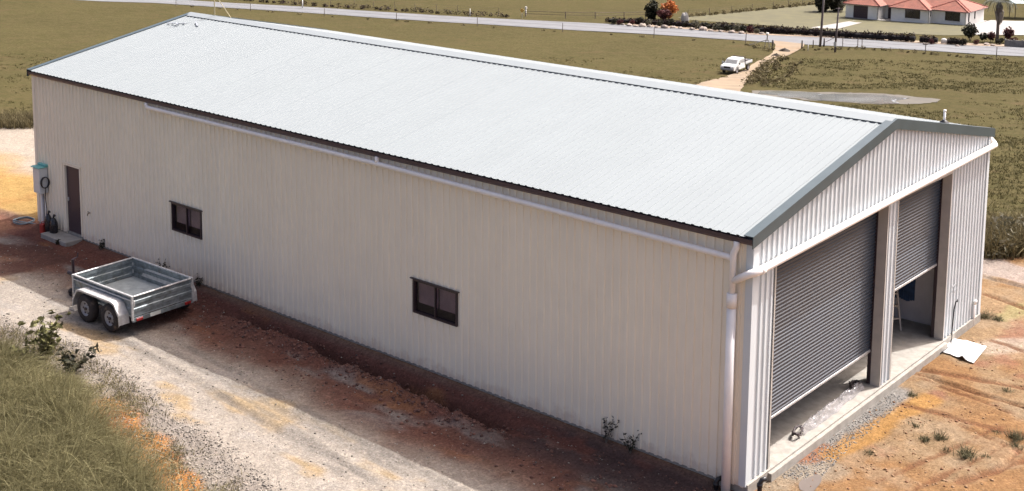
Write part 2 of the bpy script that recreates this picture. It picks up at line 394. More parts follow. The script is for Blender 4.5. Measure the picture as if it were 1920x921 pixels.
def make_ground():
    ny, nx = XX.shape
    V = np.stack([XX, YY, ZZ], -1).reshape(-1, 3)
    idx = np.arange(nx*ny).reshape(ny, nx)
    F = np.stack([idx[:-1, :-1], idx[:-1, 1:], idx[1:, 1:], idx[1:, :-1]], -1).reshape(-1, 4)
    m, n, b = _new('ground_soil_and_grass')
    tc = N(n, 'ShaderNodeTexCoord'); v = tc.outputs['Object']
    a1 = N(n, 'ShaderNodeAttribute', attribute_name='soil'); a2 = N(n, 'ShaderNodeAttribute', attribute_name='grass')
    # soil: gravel speckle
    vor = N(n, 'ShaderNodeTexVoronoi'); n.links.new(v, vor.inputs['Vector']); vor.inputs['Scale'].default_value = 26
    sp = ramp(n, noise(n, v, 34, 3, .7), .35, .68)
    soil = mix(n, sp, mix(n, .25, a1.outputs['Color'], (.05, .035, .03)), a1.outputs['Color'])
    sp2 = ramp(n, noise(n, v, 9, 5, .65), .5, .72)
    soil = mix(n, sp2, soil, mix(n, .5, soil, (1, .93, .86), 'SOFT_LIGHT'))
    vg = N(n, 'ShaderNodeRGBToBW'); n.links.new(vor.outputs['Color'], vg.inputs[0]); pv = mix(n, .5, soil, vg.outputs[0], 'SOFT_LIGHT')
    soil = mix(n, .6, soil, pv)
    # paddock grass: big patches, streaks, tussocks
    g1 = ramp(n, noise(n, v, .06, 5, .6), .35, .65); g2 = ramp(n, noise(n, v, .45, 6, .65, (1, 1.7, 1)), .34, .66); g3 = ramp(n, noise(n, v, 3.2, 5, .7), .3, .7)
    gc = mix(n, g1, (.0315, .0305, .0092), (.044, .0405, .0135)); gc = mix(n, g2, mix(n, .62, gc, (.066, .05, .024)), gc); gc = mix(n, g3, mix(n, .28, gc, (.04, .034, .015)), mix(n, .25, gc, (.19, .155, .08)))
    g4 = ramp(n, noise(n, v, .16, 6, .7, (1.6, 1, 1)), .56, .72); gc = mix(n, g4, gc, mix(n, .6, gc, (.082, .056, .031)))
    msk = N(n, 'ShaderNodeMath', operation='ADD'); n.links.new(a2.outputs['Fac'], msk.inputs[0])
    mm = N(n, 'ShaderNodeMath', operation='MULTIPLY_ADD'); n.links.new(noise(n, v, 2.2, 5, .65), mm.inputs[0]); mm.inputs[1].default_value = .8; mm.inputs[2].default_value = -.4
    n.links.new(mm.outputs[0], msk.inputs[1])
    c = mix(n, ramp(n, msk.outputs[0], .35, .65), soil, gc)
    n.links.new(c, b.inputs['Base Color']); b.inputs['Roughness'].default_value = 1; b.inputs['Specular IOR Level'].default_value = .03
    bp = N(n, 'ShaderNodeBump'); bp.inputs['Strength'].default_value = .8; bp.inputs['Distance'].default_value = .035
    ad = N(n, 'ShaderNodeMath', operation='ADD'); n.links.new(noise(n, v, 22, 5, .7), ad.inputs[0]); n.links.new(noise(n, v, 3.5, 4, .6), ad.inputs[1])
    n.links.new(ad.outputs[0], bp.inputs['Height']); n.links.new(bp.outputs[0], b.inputs['Normal'])
    o = npmesh('ground', V, F, m, smooth=True)
    c3, gr = ground_attr(XX, YY)
    me = o.data
    ca = me.attributes.new('soil', 'FLOAT_COLOR', 'POINT'); ca.data.foreach_set('color', np.concatenate([c3.reshape(-1, 3), np.ones((nx*ny, 1))], 1).astype(np.float32).ravel())
    ga = me.attributes.new('grass', 'FLOAT', 'POINT'); ga.data.foreach_set('value', gr.astype(np.float32).ravel())
    tag(o, kind='structure')
make_ground()

def strip(name, A, B, mt, dz=.06, nseg=14, nw=4, kind='structure', jit=0):
    """sheet between two pixel polylines, draped on the terrain"""
    a = [at(*q) for q in A]; b_ = [at(*q) for q in B]
    def res(L, k):
        L = np.array(L)[:, :2]; d = np.r_[0, np.cumsum(np.hypot(*np.diff(L, axis=0).T))]
        t = np.linspace(0, d[-1], k); return np.stack([np.interp(t, d, L[:, 0]), np.interp(t, d, L[:, 1])], 1)
    k = nseg*(max(len(A), len(B))-1)+1; a = res(a, k); b_ = res(b_, k)
    if jit:
        for L, s_ in ((a, 3), (b_, 9)): L += jit*(np.stack([fbm(L[:, 0]*.3, L[:, 1]*.3, s_), fbm(L[:, 0]*.3, L[:, 1]*.3, s_+50)], 1)-.5)
    V = []; 
    for w_ in np.linspace(0, 1, nw+1):
        q = a*(1-w_)+b_*w_; V.append(np.column_stack([q, gzv(q[:, 0], q[:, 1])+dz]))
    V = np.concatenate(V); idx = np.arange(k*(nw+1)).reshape(nw+1, k)
    F = np.stack([idx[:-1, :-1], idx[:-1, 1:], idx[1:, 1:], idx[1:, :-1]], -1).reshape(-1, 4)
    o = npmesh(name, V, F, mt); 
    if kind: tag(o, kind=kind)
    return o
ROADM = mat('sealed_road', (.135, .136, .141), .9, 0, .08, .35, dirt=((.115, .114, .117), .12, .55))
strip('road', [(-420, -40), (300, -2), (362, 2), (560, 13), (640, 18), (900, 34), (1100, 44), (1290, 55), (1420, 66), (1620, 74), (1720, 81), (1920, 90), (2250, 104)],
      [(-420, -32), (300, 7), (362, 11), (560, 24), (640, 29), (900, 46), (1100, 59), (1290, 70), (1420, 79), (1620, 90), (1720, 95), (1920, 107), (2250, 126)], ROADM, .07, 8, 4)
DRIVEM = mat('dirt_driveway', (.215, .158, .10), .95, 0, .14, .5, dirt=((.19, .12, .06), .25, .5), bump=.3, bscale=3)
strip('driveway', [(1452, 78), (1457, 92), (1448, 101), (1400, 130), (1360, 145), (1313, 157), (1290, 168)], [(1508, 84), (1500, 93), (1476, 107), (1440, 122), (1412, 141), (1396, 160), (1380, 185)], DRIVEM, .10, 10, 4, jit=.8)
VERGEM = mat('road_verge_dirt', (.26, .19, .13), .95, 0, .2, .8)
strip('road_verge', [(1180, 42), (1290, 52), (1420, 63.5), (1620, 71), (1720, 78), (1890, 85)], [(1180, 48.5), (1290, 55.6), (1420, 66.5), (1620, 75), (1720, 82), (1890, 89)], VERGEM, .10, 10, 2, jit=.5)
CONCM = mat('pale_concrete', (.28, .26, .24), .85, 0, .06, 1)
strip('house_driveway', [(1600, 39.5), (1520, 53)], [(1625, 41), (1572, 55)], CONCM, .09, 12, 3)
strip('house_yard', [(1858, 39), (1812, 50), (1830, 66)], [(1945, 41), (1945, 52), (1945, 67)], CONCM, .09, 10, 4)
LAWNM = mat('mown_lawn', (.088, .078, .034), .95, 0, .12, .5, bump=.3, bscale=2)
strip('house_lawn', [(1270, 33), (1400, 22.5), (1520, 10), (1640, 12)], [(1290, 38), (1420, 47), (1560, 60), (1740, 66)], LAWNM, .05, 10, 6)
strip('front_lawn', [(1640, 12), (1700, 20), (1800, 40), (1815, 49)], [(1740, 66), (1770, 67), (1790, 67), (1822, 66)], LAWNM, .053, 10, 6)
PONDM = mat('muddy_water', (.12, .128, .125), .10, 0, .08, .3, spec=.6)
MUDM = mat('wet_mud', (.075, .064, .046), .7, 0, .15, .4)
strip('mud_flat', [(1430, 172), (1500, 172.5), (1620, 175), (1680, 178), (1745, 189)], [(1420, 182), (1500, 188), (1620, 197), (1680, 196), (1742, 193)], MUDM, .03, 16, 4, jit=6)
strip('pond', [(1440, 173), (1500, 174), (1600, 176.5), (1650, 178), (1708, 186)], [(1430, 178), (1500, 186), (1600, 194), (1650, 193), (1706, 190)], PONDM, .05, 16, 4, jit=6)

# ------------------------------------------------------------------ the shed
L_, W_, H_, SL = 24.884, 11.6, 4.566, 0.2
def rtop(y): return H_+SL*(y if y < W_/2 else W_-y)       # underside of the roof over the wall line
PITCH = .19
shed = thing('steel_shed', 'long cream ribbed steel shed with white gable roof and two charcoal roller doors', 'shed')
def rib_u(u0, u1, h):
    """profile of one sheet: (u, height) pairs"""
    out = []; k = math.floor(u0/PITCH+1e-6)
    while k*PITCH < u1-1e-6:
        for du, hh in ((0, 0), (.108, 0), (.118, h), (.172, h), (.182, 0)):
            u = k*PITCH+du
            if u0-1e-6 <= u <= u1+1e-6: out.append((u, hh))
        k += 1
    out.append((u1, 0)); return out
def prof_h(pr, u): return float(np.interp(u, [q[0] for q in pr], [q[1] for q in pr]))
def sheet(name, u0, u1, lo, hi, holes, fmap, parent, mt, h=.029, off=0.0):
    pr = rib_u(u0, u1, h); us = sorted(set([round(q[0], 5) for q in pr]+[round(e, 5) for ho in holes for e in ho[:2] if u0 < e < u1]))
    mb = MB()
    for a, b_ in zip(us[:-1], us[1:]):
        if b_-a < 1e-4: continue
        um = (a+b_)/2; spans = [(None, None)]
        hs = sorted([ho[2:] for ho in holes if ho[0] < um < ho[1]])
        cuts = ['lo']+[z for ho in hs for z in ho]+['hi']
        for z0, z1 in zip(cuts[::2], cuts[1::2]):
            za = (lo(a), lo(b_)) if z0 == 'lo' else (z0, z0); zb = (hi(a), hi(b_)) if z1 == 'hi' else (z1, z1)
            if za[0] >= zb[0] and za[1] >= zb[1]: continue
            ha, hb = prof_h(pr, a)+off, prof_h(pr, b_)+off
            mb.add([fmap(a, za[0], ha), fmap(b_, za[1], hb), fmap(b_, zb[1], hb), fmap(a, zb[0], ha)], [(0, 1, 2, 3)])
    return mb.build(name, mt, parent) if mb.f else None
def clad(wall, name, ua, ub, lo, hi, holes, fmap, mt, h=.029):
    k = 0; u = ua
    while u < ub-.01:
        u1 = min(u+4*PITCH, ub); sheet(name, u, min(u1+.096, ub), lo, hi, holes, fmap, wall, mt, h, (.0012 if mt is ROOFW else .0028)*(k % 2)+.0004*random.random())
        u = u1; k += 1
# openings
WIN = [(-8.526, -7.178, 1.168, 1.953), (-17.775, -16.44, 1.168, 1.953)]
DOOR = (-23.24, -22.385, -.3, 2.06)
RD = [(.856, 5.689, -.5, 4.096), (6.251, 9.212, -.5, 4.096)]
def girts(name, boxes):
    mb = MB()
    for c, d in boxes: mb.box(c, d)
    return mb.build(name, GALV, shed)
XM = -L_/2
side = girts('side_wall', [((XM, .09, z), (L_-.1, .06, .14)) for z in (.7, 2.2, 3.3, 4.35)]+[((x, .20, 2.25), (.12, .16, 4.4)) for x in (-.2, -6.2, -12.4, -18.6, -24.7)])
clad(side, 'wall_sheet', -L_, 0, lambda u: -.06, lambda u: H_+.16, WIN+[DOOR], lambda u, z, o: (u, -.002-o, z), WALLW)
front = girts('gable_wall', [((-.09, W_/2, 4.3), (.06, W_-.1, .16))]+[((-.16, y, 2.05), (.16, .16, 4.1)) for y in (.72, 5.97, 9.36)]+[((-.09, 10.4, z), (.06, 2.2, .12)) for z in (.8, 2.1, 3.3)])
clad(front, 'wall_sheet', 0, W_, lambda u: -.05, lambda u: rtop(u)+.10, RD, lambda u, z, o: (.002+o, u, z), GABLE_LIT)
back = girts('back_wall', [((x0_, W_-.09, z), (w_, .06, .14)) for z in (.7, 2.2, 3.3) for (x0_, w_) in ((-18.2, 13.2), (-4.4, 8.4))]+[((XM, W_-.09, 4.35), (L_-.1, .06, .14))])
sheet('wall_sheet', -L_, 0, lambda u: -.05, lambda u: H_+.16, [(-11.5, -8.7, -1, 3.0)], lambda u, z, o: (u, W_+.002+o, z), back, WALLW)  # unseen opening added to let daylight into the shed
endw = girts('end_wall', [((-L_+.09, W_/2, z), (.06, W_-.1, .14)) for z in (1, 2.4, 4.3)])
sheet('wall_sheet', 0, W_, lambda u: -.05, lambda u: rtop(u)+.10, [], lambda u, z, o: (-L_-.002-o, u, z), endw, WALLW)
# slab, with a slightly proud edge by the doors
mb = MB(); mb.box((-L_/2+.02, W_/2, -.21), (L_+.10, W_-.01, .42)); mb.box((.10, 5.0, -.255), (.10, 8.5, .43)); mb.build('slab', SLAB, shed)
# corner flashings
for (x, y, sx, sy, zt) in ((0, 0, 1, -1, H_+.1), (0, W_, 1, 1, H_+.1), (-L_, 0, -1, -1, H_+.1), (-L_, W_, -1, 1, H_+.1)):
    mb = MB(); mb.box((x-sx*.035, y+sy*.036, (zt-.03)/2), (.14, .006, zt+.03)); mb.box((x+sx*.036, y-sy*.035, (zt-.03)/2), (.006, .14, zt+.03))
    mb.build('corner_flashing', GABLE_LIT if x == 0 else WALLW, shed)
# roof: two slopes of ribbed sheets on purlins
ZR = 4.73
def rz_(y): return ZR+SL*((y+.12) if y <= W_/2 else (W_+.12-y))
for sgn, nm in ((-1, 'roof_slope'), (1, 'roof_slope')):
    mb = MB()
    for y in np.linspace(.3, W_/2-.3, 6):
        yy = y if sgn < 0 else W_-y; mb.box((XM, yy, rz_(yy)-.13), (L_-.2, .06, .12))
    sl = mb.build(nm, GALV, shed)
    cn = math.sqrt(1+SL*SL)
    if sgn < 0: fm = lambda u, v, o: (u, -.14+v-o*SL/cn, ZR+SL*(v-.02)+o/cn)
    else: fm = lambda u, v, o: (u, W_+.14-v+o*SL/cn, ZR+SL*(v-.02)+o/cn)
    clad(sl, 'roof_sheet', -L_-.03, .03, lambda u: 0, lambda u: W_/2+.12, [], fm, ROOFW, .015)
zt = rz_(W_/2)
mb = MB(); hw = .30
mb.prism([(-hw, zt-hw*SL+.036), (0, zt+.052), (hw, zt-hw*SL+.036), (hw, zt-hw*SL+.030), (0, zt+.045), (-hw, zt-hw*SL+.030)], (0, 1))
mb.v = [(-L_-.04+q[1]*(L_+.08), W_/2+q[0], q[2]) for q in mb.v]
mb.build('ridge_cap', RIDGE, shed)
# black strips under the cap stand in for the shade in the pan gaps
mb = MB(); mb.box((XM, W_/2-.2, zt-.075), (L_-.2, .02, .05)); mb.box((XM, W_/2+.2, zt-.075), (L_-.2, .02, .05)); mb.build('ridge_gap_shade', BLACK, shed)
# barge cappings (folded L) at both gables
def barge(xs, sg, right):
    mb = MB()
    ya, yb = (-.16, W_/2) if not right else (W_+.16, W_/2)
    za = rz_(max(min(ya, W_+.12), -.12))+.0; zb = rz_(W_/2)
    za = ZR+SL*(-.04); 
    sec = [(-.15, .040), (.045, .040), (.045, -.185), (.030, -.185), (.030, .026), (-.15, .026)]     # (across, up)
    vs = [(xs+sg*a, ya, za+h) for a, h in sec]+[(xs+sg*a, yb, zb+h+.0035) for a, h in sec]
    k = len(sec); mb.add(vs, [(i, (i+1) % k, (i+1) % k+k, i+k) for i in range(k)]+[tuple(range(k)), tuple(range(2*k-1, k-1, -1))])
    mb.build('barge_capping', BARGE, shed)
for xs, sg in ((.045, 1), (-L_-.045, -1)):
    barge(xs, sg, False); barge(xs, sg, True)
# gutters: quad section with an open top
for ye, sg in ((-.015, -1), (W_+.015, 1)):
    sec = [(0, ZR-.015), (0, ZR-.15), (.09, ZR-.15), (.135, ZR-.10), (.135, ZR-.035), (.115, ZR-.035), (.115, ZR-.095), (.085, ZR-.13), (.02, ZR-.13), (.02, ZR-.015)]
    mb = MB(); k = len(sec); vs = [(-L_-.10, ye+sg*a, z) for a, z in sec]+[(.085, ye+sg*a, z) for a, z in sec]
    mb.add(vs, [(i, (i+1) % k, (i+1) % k+k, i+k) for i in range(k)])
    for xx in (-L_-.10, .085):
        mb.box((xx, ye+sg*.068, ZR-.093), (.006, .136, .116))
    mb.build('gutter', GUTTER, shed)
# stormwater pipes under the eave, round the corner and across the gable
pr = .058
mb = MB(); mb.tube([(-18.70, -.11, 4.58), (-18.70, -.11, 4.50), (-18.64, -.11, 4.455), (-9.6, -.11, 4.43), (-.42, -.11, 4.28), (-.33, -.11, 4.25)], pr, 12); mb.tube([(-9.6, -.11, 4.40), (-9.6, -.11, 4.60)], pr*.9, 12)
for x in (-15.7, -12.6, -6.5, -3.4): mb.tube([(x-.03, -.11, np.interp(x, [-18.64, -9.6, -.42], [4.455, 4.43, 4.28])), (x+.03, -.11, np.interp(x, [-18.64, -9.6, -.42], [4.455, 4.43, 4.28]))], pr*1.09, 12)
mb.build('eave_pipe', PVC, shed, True)
mb = MB(); mb.tube([(-.27, -.11, 4.60), (-.27, -.11, 4.50), (-.32, -.13, 4.36), (-.32, -.13, 3.55)], pr*1.05, 12); mb.tube([(-.32, -.13, 3.62), (-.32, -.13, 3.36)], .098, 14)
mb.tube([(-.32, -.13, 3.38), (-.31, -.135, -.32)], .088, 14); mb.build('downpipe', PVC, shed, True)
mb = MB(); mb.tube([(-.1, W_+.24, 4.60), (-.05, W_+.24, 4.46), (.06, W_+.20, 4.38), (.13, W_+.08, 4.36), (.13, 6, 4.24), (.13, .04, 4.10), (.10, -.06, 4.09), (.02, -.12, 4.06), (-.30, -.13, 3.86)], .072, 12)
mb.tube([(.13, .04, 4.10), (.13, .17, 4.103)], .080, 12); mb.build('gable_pipe', PVC, shed, True)
# roller doors
for i, ((ya, yb, z0, z1), zb) in enumerate(zip(RD, (.80, 1.86))):
    rd = MB(); n_ = int((z1-zb)/.075); xs = -.225
    zs = []
    for k in range(n_+1):
        zb_ = zb+k*.075
        for dz, dx in ((0, 0), (.014, .019), (.036, .019), (.052, 0)): zs.append((zb_+dz, dx))
    zs = [q for q in zs if q[0] < z1+.12]
    V = [(xs+dx, y, z) for z, dx in zs for y in (ya-.03, yb+.03)]
    rd.add(V, [(2*k, 2*k+1, 2*k+3, 2*k+2) for k in range(len(zs)-1)])
    d = rd.build('roller_door', CURT, shed)
    MB().box((xs+.005, (ya+yb)/2, zb-.03), (.05, yb-ya+.04, .06), bev=.01).build('bottom_rail', GALVL, d)
    for y, s_ in ((ya, -1), (yb, 1)): MB().box((xs+.01, y+s_*.012, (z1+.02)/2), (.08, .05, z1-.02)).build('guide', DARKF, d)
    MB().tube([(xs-.2, ya-.05, z1+.22), (xs-.2, yb+.05, z1+.22)], .19, 14).build('drum', CURT, d, True)
    # jambs and head flashing, folded 25 mm over the face of the cladding
    mb = MB()
    for y, s_ in ((ya, 1), (yb, -1)):
        mb.box((-.09, y-s_*.004, z1/2), (.258, .008, z1-.004)); mb.box((.036, y-s_*.028, z1/2), (.006, .056, z1))
    mb.box((-.09, (ya+yb)/2, z1+.004), (.25, yb-ya-.02, .008)); mb.box((.036, (ya+yb)/2, z1+.03), (.006, yb-ya+.112, .056))
    mb.build('door_jamb', TRIM, shed)
MB().box((-2.4, 10.0, 1.3), (4.2, .09, 2.6)).build('partition', mat('partition_lining', (.62, .59, .60), .8, 0, .05, 2), shed)
# personnel door
xa, xb, _, zt_ = DOOR
pd = MB().box(((xa+xb)/2, .035, zt_/2), (xb-xa-.06, .04, zt_-.03)).build('door', mat('plum_brown_door', (.052, .030, .038), .5, 0, .08, 3), shed)
MB().box((xa+.10, -.0, 1.0), (.03, .05, .12), bev=.01).tube([(xa+.10, -.03, 1.02), (xa+.20, -.035, 1.02)], .012, 8).build('handle', GALVL, pd)
mb = MB()
for x in (xa, xb): mb.box((x, -.012, zt_/2), (.035, .08, zt_))
mb.box(((xa+xb)/2, -.012, zt_+.02), (xb-xa+.05, .10, .04)); mb.box(((xa+xb)/2, -.05, zt_+.075), (xb-xa+.22, .03, .035)); mb.build('door_frame', WALLW, shed)
# windows
for (xa, xb, za, zb) in WIN:
    mb = MB(); t = .04
    for x in (xa+t/2, xb-t/2): mb.box((x, .0, (za+zb)/2), (t, .11, zb-za-.002))
    for z in (za+t/2, zb-t/2): mb.box(((xa+xb)/2, .0, z), (xb-xa-2*t, .108, t))
    wd = mb.build('window', DARKF, shed)
    xm = (xa+xb)/2
    MB().box((xm, -.012, (za+zb)/2), (.032, .06, zb-za-2*t)).build('mullion', DARKF, wd)
    for k, (x0, x1) in enumerate(((xa+t, xm-.016), (xm+.016, xb-t))):
        MB().box(((x0+x1)/2, .012+.012*k, (za+zb)/2), (x1-x0, .006, zb-za-2*t)).build('pane', GLASS, wd)
        MB().box(((x0+x1)/2, .10, za+.60*(zb-za)), (x1-x0-.01, .006, .68*(zb-za))).build('blind', mat('mauve_blind', (.42, .28, .31), .8, 0, .1, 3), wd)
    MB().box((xm, -.055, zb+.014), (xb-xa+.14, .05, .022)).build('head_flashing', DARKF, wd)
# vent pipe through the far slope, with cowl
mb = MB(); vy = 9.2; mb.tube([(-.22, vy, rz_(vy)-.05), (-.22, vy, rz_(vy)+.31)], .028, 12); mb.tube([(-.22, vy, rz_(vy)+.30), (-.22, vy, rz_(vy)+.35)], .034, 12)
v_ = mb.build('vent_pipe', PVC, shed, True); MB().lathe([(rz_(vy)+.02, .12), (rz_(vy)+.06, .10), (rz_(vy)+.11, .04)], (-.22, vy, 0), 'z', 14).build('boot_flashing', BLACK, v_, True)
# screw marks / scuff on the roof near the far ridge: a folded offcut left lying there
o = thing('antenna', 'thin pole antenna with a stay on the far end of the shed ridge', 'antenna', (-23.6, W_/2, zt+.05))
MB().tube([(0, 0, -.05), (0, 0, .95), (.01, 0, 2.2)], [.018, .016, .01], 8).build('mast', mat('straw_timber', (.42, .36, .22), .7, 0, .1, 6), o); MB().tube([(0, 0, .75), (.55, .25, -.06)], .011, 6).build('stay', MATS['straw_timber'], o)
o = MB(); 
for k in range(4):
    a = random.uniform(-.6, .6); o.box((random.uniform(-.6, .6), random.uniform(-.2, .2), .045+.01*k), (random.uniform(.3, .6), .05, .02), a)
tag(o.build('timber_offcuts', mat('grey_offcut', (.27, .29, .32), .8), loc=(-23.9, 4.85, rz_(4.85)-.005)), 'small pile of grey offcuts lying on the roof near the far gable', 'offcuts').rotation_euler = (math.atan(SL), 0, 0)

# ------------------------------------------------------------------ foliage helpers
def leaves(cen, rad, n_, size, flat=.0, hole=.35, up_=0.3, tone=(0, 1)):
    """small two-triangle leaves through an ellipsoid's volume, uneven outline"""
    d = rng.normal(size=(n_, 3)); d /= np.linalg.norm(d, axis=1)[:, None]
    bump_ = .72+.55*fbm(d[:, 0]*2.1+cen[0], d[:, 1]*2.1+d[:, 2]*1.7+cen[1], 91, 3)
    rr = (rng.random(n_)**.45)*bump_
    keep = vnoise(d[:, 0]*3+rr*4+cen[0]*3, d[:, 2]*3+d[:, 1]*2, 97) > hole*.6
    C = np.asarray(cen)+d*rr[:, None]*np.asarray(rad)
    C = C[keep]; k = len(C)
    a = rng.normal(size=(k, 3)); a[:, 2] *= .6; a[:, 2] += up_; a /= np.linalg.norm(a, axis=1)[:, None]
    b_ = np.cross(a, rng.normal(size=(k, 3))); b_ /= np.linalg.norm(b_, axis=1)[:, None]
    s_ = (size*(.6+.8*rng.random(k)))[:, None]
    V = np.stack([C-a*s_, C+b_*s_*.42, C+a*s_, C-b_*s_*.42], 1)
    T = np.repeat(tone[0]+(tone[1]-tone[0])*rng.random(k), 4)
    return V.reshape(-1, 3), np.arange(4*k).reshape(-1, 4), T
def join(parts):
    Vs, Fs, Ts = [], [], []; o = 0
    for V, F, T in parts: Vs.append(V); Fs.append(F+o); Ts.append(T); o += len(V)
    return np.concatenate(Vs), np.concatenate(Fs), np.concatenate(Ts)
def blades(base, h, wd, lean, segs=3, bend=.5, tone=None):
    """grass blades: tapered strips that arch over; base (n,3), h, wd (n,), lean (n,2)"""
    k = len(base); ang = rng.random(k)*2*np.pi; sd_ = np.stack([np.cos(ang), np.sin(ang), 0*ang], 1)
    rows = []
    for i in range(segs+1):
        f = i/segs; off = lean*(f**1.8)[..., None] if np.ndim(f) else lean*(f**1.8)
        c = base.copy(); c[:, :2] += off*h[:, None]; c[:, 2] += h*(f-bend*.35*f**3*np.hypot(lean[:, 0], lean[:, 1])*1.6)
        ww = (wd*(1-f*.88)*.5)[:, None]; rows.append(c-sd_*ww); rows.append(c+sd_*ww)
    V = np.stack(rows, 1); nv = 2*(segs+1)
    q = np.array([[2*i, 2*i+1, 2*i+3, 2*i+2] for i in range(segs)])
    F = (np.arange(k)[:, None, None]*nv+q[None]).reshape(-1, 4)
    T = rng.random(k) if tone is None else tone
    return V.reshape(-1, 3), F, np.repeat(T, nv)
GRASSM = leafmat('long_grass', (.065, .057, .025), (.37, .335, .18), .6, .35)
DGRASS = leafmat('dry_dark_grass', (.06, .048, .026), (.20, .165, .085), .7, .2)
WEEDM = leafmat('weed_leaf', (.03, .04, .014), (.16, .15, .06), .5, .2)
DARKLEAF = leafmat('dark_leaf', (.012, .016, .010), (.06, .055, .035), .5, .15)
REDLEAF = leafmat('burgundy_leaf', (.025, .010, .013), (.14, .05, .045), .5, .15)
HEDGEM = leafmat('hedge_leaf', (.007, .005, .006), (.045, .026, .024), .6, .05)
ORLEAF = leafmat('orange_leaf', (.20, .05, .03), (.62, .24, .07), .5, .25)
GREYLEAF = leafmat('grey_green_leaf', (.05, .05, .03), (.20, .18, .13), .55, .2)

# ------------------------------------------------------------------ things by the shed
def gp(x, y, dz=0): return (x, y, gz(x, y)+dz)
# door step
o = MB().box((0, 0, 0), (1.42, .56, .20), bev=.015).build('door_step', SLAB, loc=(-23.08, -.31, -.16)); tag(o, 'low concrete step slab at the brown side door', 'step')
# electricity box with hose coil on its side
mx, my = -24.42, -.165
eb = thing('meter_box', 'pale grey electricity meter box with teal top on the wall by the far corner', 'meter box', (mx, my, 1.0))
MB().box((0, 0, .40), (.40, .27, .80), bev=.012).build('cabinet', mat('pale_grey_paint', (.60, .61, .60), .45, 0, .05, 4), eb)
TEAL = mat('teal_lid', (.16, .46, .43), .45, 0, .08, 4)
MB().box((0, -.02, .815), (.46, .34, .03), bev=.008).build('lid', TEAL, eb); MB().box((0, .09, .86), (.46, .10, .05), bev=.008).build('lid', TEAL, eb)
MB().box((.03, -.139, .42), (.30, .012, .66), bev=.004).build('front_panel', mat('pale_grey_panel', (.66, .67, .65), .4, 0, .04, 4), eb)
for k, x in enumerate((-.12, -.02, .10)):
    MB().tube([(x, .08, 0), (x, .08, -.9), (x+.02, .06, -1.25)], .022 if k else .03, 8).build('conduit', PVC if k != 1 else mat('grey_pvc', (.3, .3, .32), .5), eb, True)
hc = MB()
pts = [(.24+.02*math.sin(k*.7)+.012*(k//16), .0+.13*math.cos(k*2*math.pi/16), .35+.17*math.sin(k*2*math.pi/16)) for k in range(64)]
hc.tube(pts, .014, 6); hc.tube([(.25, .02, .20), (.27, -.02, -.1), (.24, .03, -.5), (.22, -.02, -.95)], .014, 6)
tag(hc.build('cable_coil', BLACK, loc=(mx, my, 1.0)), 'black cable coiled on the side of the grey meter box', 'cable')
# two black lumpy drums beside the door and a red can
def sack(h, r_, seed):
    mb = MB(); n1, n2 = 12, 9; vs = []
    for i in range(n2+1):
        f = i/n2; rr = r_*(math.sin(math.pi*min(max(f*.92+.06, 0), 1)))**.45
        for k in range(n1):
            th = 2*math.pi*k/n1; q = 1+.25*(float(vnoise(k*.9+seed, i*.8, seed))-.5)
            vs.append((rr*q*math.cos(th), rr*q*math.sin(th)*.8, f*h))
    mb.add(vs, [(i*n1+k, i*n1+(k+1) % n1, (i+1)*n1+(k+1) % n1, (i+1)*n1+k) for i in range(n2) for k in range(n1)]+[tuple(n2*n1+k for k in range(n1))])
    return mb
SACKM = mat('black_bag', (.016, .014, .017), .22, 0, .2, 8, bump=.7, bscale=14)
for k, (x, h, lb) in enumerate(((-23.85, .66, 'black plastic bag slumped beside the meter box conduits'), (-23.56, .60, 'black plastic bag slumped against the brown side door'))):
    t = thing('rubbish_bag', lb, 'bag', gp(x, -.28, -.02), group='black bags beside the side door')
    sack(h, .15, 5+k).build('bag', SACKM, t, True); MB().tube([(0, 0, h-.04), (.01, 0, h+.03), (.05, .01, h+.08)], [.03, .025, .05], 7).build('knot', SACKM, t, True)
t = thing('fuel_can', 'small red fuel can on the ground under the meter box', 'fuel can', gp(-24.12, -.30, -.01), .3)
MB().box((0, 0, .16), (.15, .24, .32), bev=.03).build('body', mat('red_plastic', (.38, .04, .03), .4, 0, .1, 6), t); MB().tube([(0, -.07, .32), (0, -.07, .37), (0, .05, .37), (0, .05, .32)], .015, 6).build('handle', MATS['red_plastic'], t); MB().tube([(0, .09, .31), (0, .10, .36)], .025, 8).build('cap', BLACK, t)
g = up(45, 418); hc = MB(); 
hc.tube([(.34*math.cos(k*.39)*(1+.05*math.sin(k)), .30*math.sin(k*.39), .02+.012*(k//16)+.01*math.sin(k*1.3)) for k in range(60)]+[(.6, .1, .02), (1.0, .2, .02), (1.35, .3, .03)], .02, 6)
tag(hc.build('garden_hose', mat('blue_grey_hose', (.16, .20, .22), .5), None, True, loc=gp(g[0], g[1], .0)), 'loose blue-grey hose coiled on the ground at the far corner of the shed', 'hose')
# tap on the wall
t = thing('garden_tap', 'small brass garden tap on the wall right of the side door', 'tap', (-21.9, -.04, .82))
MB().tube([(0, .03, 0), (0, -.07, 0), (0, -.09, -.06)], .016, 8).build('spout', mat('dull_brass', (.20, .15, .09), .4, .6), t, True); MB().box((0, -.05, .04), (.08, .015, .02)).build('handle', MATS['dull_brass'], t)

# black drain stubs at the near corner
for (x, y, lb, h) in ((-.50, -.16, 'black drain bend sticking out of the ground left of the white downpipe', .22), (.24, .14, 'black drain bend rising from the ground in front of the near gable corner', .34)):
    z0 = gz(x, y); t = thing('drain_bend', lb, 'drain pipe', (x, y, z0), group='black drain bends at the near corner')
    MB().tube([(0, 0, -.15), (0, 0, h-.10), (.02, .03, h-.03), (.08, .09, h)], .046, 10).build('pipe', BLACK, t, True); MB().tube([(0, 0, h-.16), (0, 0, h-.09)], .056, 10).build('collar', BLACK, t, True)
